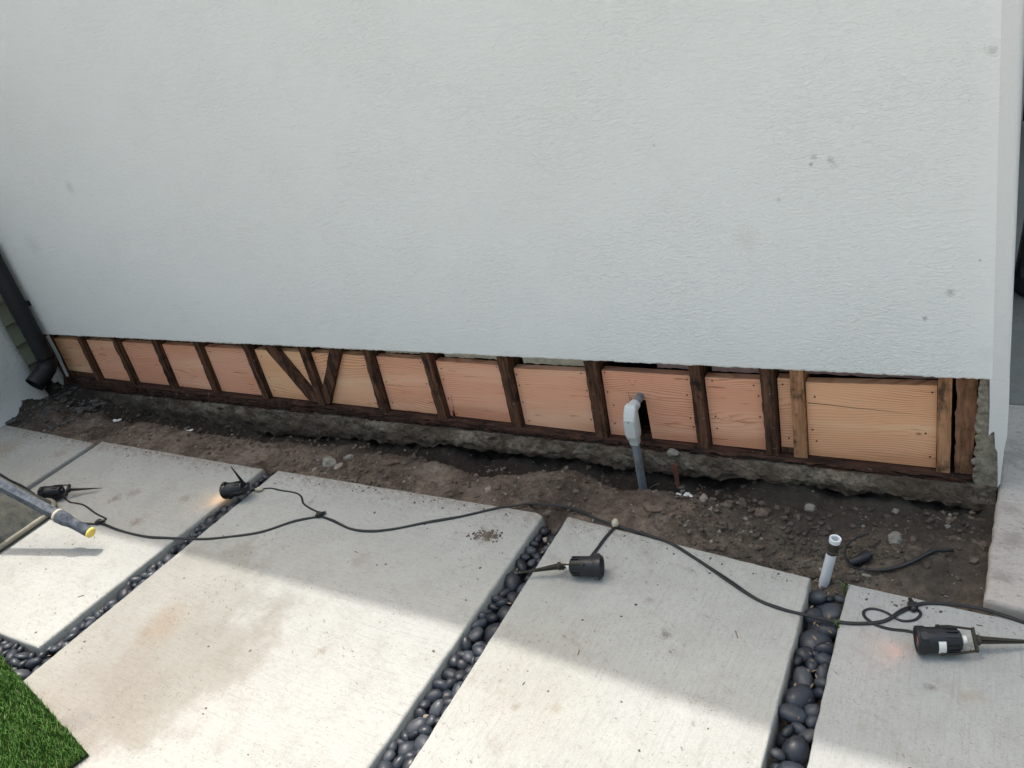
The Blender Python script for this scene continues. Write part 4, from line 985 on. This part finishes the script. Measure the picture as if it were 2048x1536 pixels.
rs = random.Random(77); mb = MB()
for (x0, y0, x1, y1, zz) in ((-2.958, 0.75, -2.918, 2.0, -0.02), (-1.352, 0.9, -1.388, 2.0, -0.016), (-0.378, 1.2, -0.402, 1.93, -0.004)):
    for k in range(26):
        t_ = rs.random(); x = x0 + (x1 - x0) * t_ + rs.uniform(-0.035, 0.035); y = y0 + (y1 - y0) * t_; a = rs.uniform(0, 6.3); l = rs.uniform(0.004, 0.012); z = zz - rs.uniform(0.004, 0.014)
        dx, dy = math.cos(a) * l, math.sin(a) * l; mb.add([(x - dx, y - dy, z), (x + dy * 0.35, y - dx * 0.35, z + 0.003), (x + dx, y + dy, z + rs.uniform(-0.002, 0.005)), (x - dy * 0.35, y + dx * 0.35, z + 0.001)], [(0, 1, 2, 3)])
o = mb.build('leaf_litter', M_TWIG); tag(o, 'dry leaf bits caught among the pebbles', 'litter', kind='stuff')

# ------------------------------------------------------------------ rocks, clods and scraps in the dirt
def on(x, y, up=0.0): return (x, y, soil_h(x, y) + up)
for i, (x, y, s, m, lab) in enumerate([
    (-2.655, 2.165, (0.042, 0.03, 0.024), M_ROCK, 'largest grey concrete lump at the edge of the widest slab'),
    (-2.585, 2.150, (0.026, 0.017, 0.012), M_TANROCK, 'pale flat chip leaning on the largest grey lump'),
    (-2.70, 2.215, (0.016, 0.014, 0.014), M_TANROCK, 'small pale chip just behind the largest grey lump'),
    (-2.60, 2.24, (0.026, 0.018, 0.014), M_ROCK, 'grey chip near the trench edge behind the pale flat chip'),
    (-2.70, 2.11, (0.014, 0.012, 0.01), M_TANROCK, 'round pale stone against the slab edge beside the grey lump'),
    (-1.066, 2.168, (0.034, 0.022, 0.02), M_ROCK_R, 'brown angular stone on the red dirt above the cable'),
    (-1.02, 2.12, (0.034, 0.02, 0.01), M_ROCK_R, 'thin brown flake lying below the angular stone'),
    (-0.258, 2.288, (0.03, 0.022, 0.02), M_ROCK, 'pale grey stone in the dirt behind the curled hose'),
    (-1.082, 2.385, (0.03, 0.016, 0.014), M_ROCK, 'long grey stone at the foot of the conduit'),
    (-1.118, 2.39, (0.015, 0.012, 0.014), M_TANROCK, 'small tan stone beside the conduit foot'),
    (-0.912, 2.321, (0.022, 0.015, 0.012), M_TANROCK, 'cream stone in the dirt below the white scraps'),
    (-0.548, 2.394, (0.022, 0.018, 0.017), M_ROCK, 'round grey stone in the trench right of the white scraps'),
    (-0.70, 2.33, (0.032, 0.02, 0.016), M_ROCK_R, 'dark broken stone in the trench near the double stud'),
    (-1.755, 2.148, (0.020, 0.016, 0.012), M_TANROCK, 'pale stone by the slab edge near the rising cable'),
    (-2.36, 2.235, (0.07, 0.016, 0.010), M_ROCK_R, 'long brown clod on the trench rim past the pale chips'),
    (-1.72, 2.36, (0.03, 0.02, 0.03), M_ROCK, 'grey lump hanging in the trench below the footing')]):
    o = rock('rock', on(x, y, s[2] * 0.45), s, m, 3.1 * i + 1, 2, 0.35, True, (0.2 * math.sin(i), 0.25 * math.cos(i * 2), 0.1 if s[0] > 0.05 else i * 1.1))
    tag(o, lab, 'stone')
o = rock('rock', (-1.078, 2.485, 0.022), (0.026, 0.017, 0.017), M_ROCK, 61, 2, 0.25, True, (0, 0, 0)); tag(o, 'grey stone resting on the footing ledge above the wood splinter', 'stone')
v, f = rough_beam(-1.074, -1.052, -1.068, -1.055, -0.115, -0.005, 2.445, 2.452, 5.0, 0.004, 10)
o = mesh('wood_splinter', v, f, M_WOODCHIP); tag(o, 'reddish wood splinter standing against the footing below the ledge stone', 'splinter')
for i, (x, y, lab) in enumerate([(-1.007, 2.375, 'white scraps of plaster in the trench near the conduit'), (-4.507, 2.301, 'white scrap on the dark dirt near the downspout'), (-3.843, 2.30, 'white scrap on the dirt along the footing away from the corner')]):
    e = empty('plaster_scrap', on(x, y)); tag(e, lab, 'scrap')
    for k in range(3 if i == 0 else 2):
        rock('chip', (0.022 * k - 0.02, 0.01 * (k % 2), 0.008), (0.017, 0.010, 0.006), M_WHITE, 7.0 + i * 3 + k, 1, 0.5, True, (0.2, 0.1, k), e)

def scatter(name, n, area, smin, smax, mat, seed, hfun, flat=0.7, power=2.5):
    rs = random.Random(seed); ico = bmesh.new(); bmesh.ops.create_icosphere(ico, subdivisions=1, radius=1.0)
    bv = [v.co.copy() for v in ico.verts]; bf = [tuple(v.index for v in f.verts) for f in ico.faces]; ico.free(); mb = MB()
    for i in range(n):
        x, y = area(rs)
        s = smin + (smax - smin) * rs.random() ** power; q = Matrix.Rotation(rs.uniform(0, 6.3), 3, 'Z'); ph = Vector((rs.uniform(0, 50), rs.uniform(0, 50), 0))
        z = hfun(x, y) + s * flat * 0.3; sx = s * rs.uniform(0.8, 1.4); sy = s * rs.uniform(0.7, 1.1)
        vs = []
        for b in bv:
            k = 1 + 0.45 * mn.noise(b * 1.6 + ph); p = q @ Vector((b.x * sx * k, b.y * sy * k, b.z * s * flat * k)); vs.append((x + p.x, y + p.y, z + p.z))
        mb.add(vs, bf)
    o = mb.build(name, mat); tag(o, kind='stuff'); return o
def area_dirt(rs):
    while True:
        x = rs.uniform(-5.3, 0.0); y = rs.uniform(1.97, 2.5); e = 2.05 if x < -1.34 else 2.05 - 0.1 * min(1, (x + 1.34) / 0.88)
        if y > e + 0.01: return x, y
def area_right(rs):
    while True:
        x = rs.gauss(-0.5, 0.22); y = rs.gauss(2.17, 0.13)
        e = 2.05 - 0.1 * min(1, (x + 1.34) / 0.88)
        if -1.2 < x < -0.01 and e + 0.01 < y < 2.48: return x, y
def area_clump(rs):
    while True:
        x, y = area_dirt(rs)
        if mn.noise(Vector((x * 3.1, y * 5, 8))) + 0.35 * mn.noise(Vector((x * 11, y * 11, 2))) > rs.uniform(-0.35, 0.35): return x, y
def area_left(rs): return rs.uniform(-5.4, -4.85), rs.uniform(2.08, 2.5)
o = scatter('dirt_clods', 3400, area_clump, 0.002, 0.0145, M_CLOD, 1, soil_h, 0.7, 4.0); tag(o, 'brown crumbs and clods of dug earth along the trench', 'dirt')
o = scatter('grey_clods', 900, area_right, 0.003, 0.014, mat_rubble('grey_clods', (0.05, 0.042, 0.034), (0.13, 0.112, 0.09), 24), 2, soil_h); tag(o, 'greyish clods of earth heaped around the white pipe', 'dirt')
o = scatter('stone_chips', 260, area_dirt, 0.003, 0.011, M_ROCK, 3, soil_h); tag(o, 'small pale stone chips scattered over the dirt', 'gravel')
o = scatter('corner_rubble', 190, area_left, 0.005, 0.032, mat_rubble('dark_rubble', (0.03, 0.028, 0.026), (0.13, 0.125, 0.115), 16), 4, soil_h, 0.4, 2.6); tag(o, 'dark broken rubble heaped in the corner under the downspout', 'rubble')
def area_slabs(rs):
    while True:
        x = rs.uniform(-4.3, 0.15); y = rs.uniform(0.8, 2.02)
        if any(a < x < b for a, b in ((-4.35, -4.22), (-3.04, -2.83), (-1.47, -1.25), (-0.49, -0.30))): continue
        if x > -1.34 and y > 1.9: continue
        if mn.noise(Vector((x * 2.2, y * 2.2, 3))) < -0.15 + rs.uniform(-0.2, 0.2): continue
        return x, y
o = scatter('slab_crumbs', 250, area_slabs, 0.0012, 0.0065, M_CLOD, 5, lambda x, y: 0.0, 0.35, 5.0); tag(o, 'dark crumbs of soil dropped on the slabs', 'dirt')
o = scatter('soil_spill', 150, lambda rs: (-1.6 + rs.gauss(0, 0.034) + 0.0, 1.868 + rs.gauss(0, 0.016)), 0.0014, 0.006, M_CLOD, 6, lambda x, y: 0.0, 0.6, 2.0); tag(o, 'small spill of soil on the widest slab', 'dirt')
def area_edge(rs):
    while True:
        x = rs.uniform(-5.0, 0.05); e = 2.04 if x < -1.34 else 2.04 - 0.1 * min(1, (x + 1.34) / 0.88)
        if any(a < x < b for a, b in ((-4.35, -4.22), (-3.0, -2.83), (-1.47, -1.31), (-0.49, -0.32))): continue
        return x, e - 0.012 - abs(rs.gauss(0, 0.05)) * (0.4 + 0.6 * abs(mn.noise(Vector((x * 3, 1, 1)))) * 2)
o = scatter('edge_spill', 420, area_edge, 0.0012, 0.006, M_CLOD, 9, lambda x, y: 0.0, 0.45, 3.5); tag(o, 'loose soil spilled along the dug edge of the slabs', 'dirt')
# roots and straw
rs = random.Random(21); mb = MB()
for i in range(110):
    x, y = area_dirt(rs); a = rs.uniform(0, 6.3); L = rs.uniform(0.015, 0.07); pts = []
    for k in range(5):
        t = k / 4 - 0.5; px = x + L * t * math.cos(a) + 0.006 * math.sin(k * 2 + i); py = y + L * t * math.sin(a); pts.append((px, py, soil_h(px, py) + 0.005 + 0.004 * math.sin(i + k)))
    mb.tube(pts, rs.uniform(0.0006, 0.0016), 4)
for i in range(14):
    x, y = area_slabs(rs); a = rs.uniform(0, 6.3); L = rs.uniform(0.008, 0.03); mb.tube([(x, y, 0.002), (x + L * math.cos(a), y + L * math.sin(a), 0.0025)], 0.0014, 4)
o = mb.build('straw_and_roots', M_TWIG); tag(o, 'dry straw and root ends strewn over the dirt', 'straw', kind='stuff')
# weeds at the slab corner
for (x, y, n, h, lab) in ((-0.352, 1.925, 7, 0.035, 'tiny green weed at the corner of the slab by the white pipe'), (-0.345, 1.77, 6, 0.028, 'tiny green weed beside the cable in the pebble gap')):
    e = empty('weed', (x, y, -0.03)); tag(e, lab, 'weed'); rs = random.Random(n)
    mb = MB()
    for k in range(n):
        a = rs.uniform(0, 6.3); l = rs.uniform(0.5, 1) * h; d = Vector((math.cos(a), math.sin(a), 0)); s = Vector((-d.y, d.x, 0)) * 0.0022
        b = d * 0.004; m = d * l * 0.3 + Vector((0, 0, l * 0.7 + 0.02)); t = d * l * 0.7 + Vector((0, 0, l + 0.02))
        mb.add([b - s, b + s, m + s, m - s, t], [(0, 1, 2, 3), (3, 2, 4)])
    o = mb.build('leaves', M_LEAF, e); o['kind'] = 'stuff'

# ------------------------------------------------------------------ turf
def build_turf():
    e = empty('artificial_turf', (-2.9, 0.45, 0.0)); tag(e, 'corner of bright green artificial turf with a black cut edge', 'turf')
    I = Matrix.Translation((2.9, -0.45, 0))
    poly = [(-4.6, 0.2), (-2.40, 0.2), (-2.33, 0.578), (-2.318, 0.625), (-3.13, 0.788), (-4.6, 1.02)]
    n = len(poly); vs = [(x, y, 0.004) for x, y in poly] + [(x, y, 0.010) for x, y in poly]
    fs = [tuple(reversed(range(n))), tuple(range(n, 2 * n))] + [(i, (i + 1) % n, (i + 1) % n + n, i + n) for i in range(n)]
    o = mesh('backing', vs, fs, M_GRASSBASE); o.parent = e; o.matrix_parent_inverse = I
    rs = random.Random(31); V = []; F = []; T = []
    def inside(x, y):
        c = False; j = n - 1
        for i in range(n):
            xi, yi = poly[i]; xj, yj = poly[j]
            if (yi > y) != (yj > y) and x < (xj - xi) * (y - yi) / (yj - yi) + xi: c = not c
            j = i
        return c
    k = 0
    while k < 30000:
        x = rs.uniform(-3.5, -2.3); y = rs.uniform(0.25, 0.88)
        if not inside(x, y): continue
        k += 1
        a = rs.gauss(0.6, 1.3); h = rs.uniform(0.016, 0.03); b = rs.uniform(0.2, 0.75) * h; wd = rs.uniform(0.0009, 0.0016)
        d = Vector((math.cos(a), math.sin(a), 0)); s = Vector((-d.y, d.x, 0)) * wd; p = Vector((x, y, 0.009)); m = p + d * b * 0.35 + Vector((0, 0, h * 0.6)); t = p + d * b + Vector((0, 0, h))
        i0 = len(V); V += [tuple(p - s), tuple(p + s), tuple(m + s * 0.9), tuple(m - s * 0.9), tuple(t)]; F += [(i0, i0 + 1, i0 + 2, i0 + 3), (i0 + 3, i0 + 2, i0 + 4)]
        tn = min(1, max(0, 0.45 + 0.22 * rs.gauss(0, 1) + 0.25 * mn.noise(Vector((x * 9, y * 9, 0)))))
        if rs.random() < 0.04: tn = 1.0
        T += [tn, tn]
    o = mesh('blades', V, F, M_BLADE); o.parent = e; o.matrix_parent_inverse = I; o['kind'] = 'stuff'
    at = o.data.attributes.new('tone', 'FLOAT', 'FACE'); at.data.foreach_set('value', T)
build_turf()

# ------------------------------------------------------------------ wheelbarrow, upside down
def build_barrow():
    e = empty('wheelbarrow', (-4.4, 1.1, 0)); tag(e, 'upturned muddy wheelbarrow with a yellow-capped steel handle', 'wheelbarrow')
    I = Matrix.Translation((4.4, -1.1, 0))
    def p(o): o.parent = e; o.matrix_parent_inverse = I; return o
    # tray: rim on the slab, rounded corners, closing upward
    def loop(x0, x1, y0, y1, r, z, zf):
        pts = []; n = 6
        for cx, cy, a0 in ((x1 - r, y1 - r, 0), (x0 + r, y1 - r, 90), (x0 + r, y0 + r, 180), (x1 - r, y0 + r, 270)):
            for k in range(n + 1):
                a = math.radians(a0 + 90 * k / n); x = cx + r * math.cos(a); pts.append((x, cy + r * math.sin(a), z + zf * (x1 - x)))
        return pts
    L = [loop(-4.75, -3.845, 0.86, 1.535, 0.11, 0.028, 0.0), loop(-4.74, -3.86, 0.87, 1.525, 0.11, 0.045, 0.0), loop(-4.66, -3.93, 0.93, 1.465, 0.11, 0.16, 0.03), loop(-4.56, -4.02, 0.99, 1.405, 0.1, 0.25, 0.06), loop(-4.5, -4.08, 1.03, 1.365, 0.08, 0.27, 0.07)]
    m = len(L[0]); vs = [q for l in L for q in l]; fs = []
    for i in range(len(L) - 1):
        for k in range(m): k2 = (k + 1) % m; fs.append((i * m + k, i * m + k2, (i + 1) * m + k2, (i + 1) * m + k))
    fs.append(tuple((len(L) - 1) * m + k for k in range(m)))
    tr = p(mesh('tray', vs, fs, M_TRAY)); autosmooth(tr, 40)
    mb = MB(); lp = [Vector(q) - Vector((0, 0, 0.006)) for q in L[0]]; mb.tube(lp + lp[:2], 0.0125, 10, cap=False); o = mesh('rim', mb.v, mb.f, M_RIM, tr, True)
    # two square steel handles, falling towards the grips
    for (A, Bp, C0) in (((-3.305, 1.362, 0.085), (-3.76, 1.318, 0.300), 1), ((-3.42, 0.80, 0.085), (-3.86, 0.84, 0.300), 0)):
        a = Vector(A); b = Vector(Bp); d = (b - a).normalized(); far = b + d * 0.35; far2 = far + Vector((-0.75, (1.2 - far.y) * 0.75, 0.03))
        Q = d.to_track_quat('X', 'Z').to_matrix().to_4x4(); S = Matrix.Translation(a) @ Q
        LN = (far - a).length; h = 0.019
        mb = MB(); mb.box((0.17, -h, -h), (LN, h, h), S); o = p(mb.build('handle', M_HANDLE))
        bv = o.modifiers.new('b', 'BEVEL'); bv.width = 0.004; bv.segments = 2
        mb = MB(); mb.lathe([(0.006, 0.0215), (0.012, 0.0235), (0.10, 0.0225), (0.12, 0.024), (0.145, 0.0295), (0.18, 0.031), (0.192, 0.0275)], 18, S); g = mesh('grip', mb.v, mb.f, M_HANDLE, o); autosmooth(g, 50)
        mb = MB(); mb.lathe([(0.182, 0.0312), (0.190, 0.0300), (0.198, 0.0272)], 18, S); g2 = mesh('mortar_crust', mb.v, mb.f, M_GROUT, o, True)
        mb = MB(); mb.lathe([(-0.003, 0.008), (-0.001, 0.018), (0.004, 0.0225), (0.013, 0.0238), (0.0135, 0.02)], 18, S); mesh('end_cap', mb.v, mb.f, M_YELLOW, o, True)
        dd = (far2 - far); Q2 = dd.normalized().to_track_quat('X', 'Z').to_matrix().to_4x4(); S2 = Matrix.Translation(far) @ Q2
        mb = MB(); mb.box((-0.02, -h, -h), (dd.length, h, h), S2); p(mb.build('beam', M_HANDLE))
    for y in (0.98, 1.38):
        mb = MB(); mb.tube([(-4.10, y, 0.36), (-4.06, y, 0.62), (-4.18, y, 0.66), (-4.36, y, 0.44)], 0.012, 8); p(mb.build('leg', M_HANDLE, None, True))
    mb = MB(); W = Matrix.Translation((-4.98, 1.2, 0.48)) @ Matrix.Rotation(math.pi / 2, 4, 'Z')
    mb.lathe([(-0.04, 0.12), (-0.045, 0.16), (-0.03, 0.19), (0.0, 0.2), (0.03, 0.19), (0.045, 0.16), (0.04, 0.12)], 28, W); wh = p(mb.build('wheel', M_RUBBER, None, True))
    mb = MB(); mb.lathe([(-0.03, 0.12), (-0.01, 0.04), (-0.06, 0.02), (0.06, 0.02), (0.01, 0.04), (0.03, 0.12)], 20, W); mesh('hub', mb.v, mb.f, M_YELLOW, wh, True)
build_barrow()

# ------------------------------------------------------------------ beyond the corner
def build_stool():
    e = empty('plastic_stool', (0.25, 4.15, -0.004)); tag(e, 'black plastic stool with arched openings half hidden behind the house corner', 'stool')
    n = 32; mb = MB()
    mb.lathe([(0.30, 0.19), (0.36, 0.185), (0.40, 0.165), (0.425, 0.12), (0.43, 0.02)], n, Matrix.Rotation(-math.pi / 2, 4, 'Y')); o = mb.build('seat', M_BLACK, e); autosmooth(o, 40)
    mb = MB(); mb.lathe([(0.0, 0.215), (0.03, 0.225), (0.07, 0.215), (0.085, 0.2)], n, Matrix.Rotation(-math.pi / 2, 4, 'Y'), cap=False); o = mb.build('base_ring', M_BLACK, e); autosmooth(o, 40)
    for k in range(6):
        a0 = 2 * math.pi * k / 6 + 0.25; mb = MB(); vs = []; fs = []
        for j in range(9):
            t = j / 8; z = 0.07 + 0.24 * t; wdt = 0.20 + 0.30 * max(0, (t - 0.6) / 0.4) ** 2 + 0.1 * max(0, (0.25 - t) / 0.25); R = 0.21 - 0.022 * t
            for q in (-1, 0, 1): vs.append((R * math.cos(a0 + q * wdt), R * math.sin(a0 + q * wdt), z))
        for j in range(8):
            for q in range(2): fs.append((j * 3 + q, j * 3 + q + 1, j * 3 + q + 4, j * 3 + q + 3))
        o = mesh('leg', vs, fs, M_BLACK, e); s = o.modifiers.new('t', 'SOLIDIFY'); s.thickness = 0.012
build_stool()
gt = empty('yard_gate', (1.2, 7.05, 0)); tag(gt, 'dark plank gate far back beyond the house corner', 'gate')
M_GATE = mat_oldwood('gate_plank', (0.01, 0.01, 0.01), (0.02, 0.02, 0.02), (0.008, 0.008, 0.008))
gv = [(0, 0, 0), (0.135, 0, 0), (0.135, 0.022, 0), (0, 0.022, 0), (0, 0, 1.9), (0.135, 0, 1.9), (0.135, 0.022, 1.9), (0, 0.022, 1.9)]
gm = bpy.data.meshes.new('plank'); gm.from_pydata(gv, [], [(0, 3, 2, 1), (4, 5, 6, 7), (0, 1, 5, 4), (1, 2, 6, 5), (2, 3, 7, 6), (3, 0, 4, 7)]); gm.materials.append(M_GATE)
for k in range(16): link('plank', gm, gt, (-1.15 + 0.142 * k, 0, 0.02))
for z in (0.3, 1.6):
    mb = MB(); mb.box((-1.15, 0.024, z), (1.12, 0.06, z + 0.1)); mb.build('rail', M_GATE, gt)
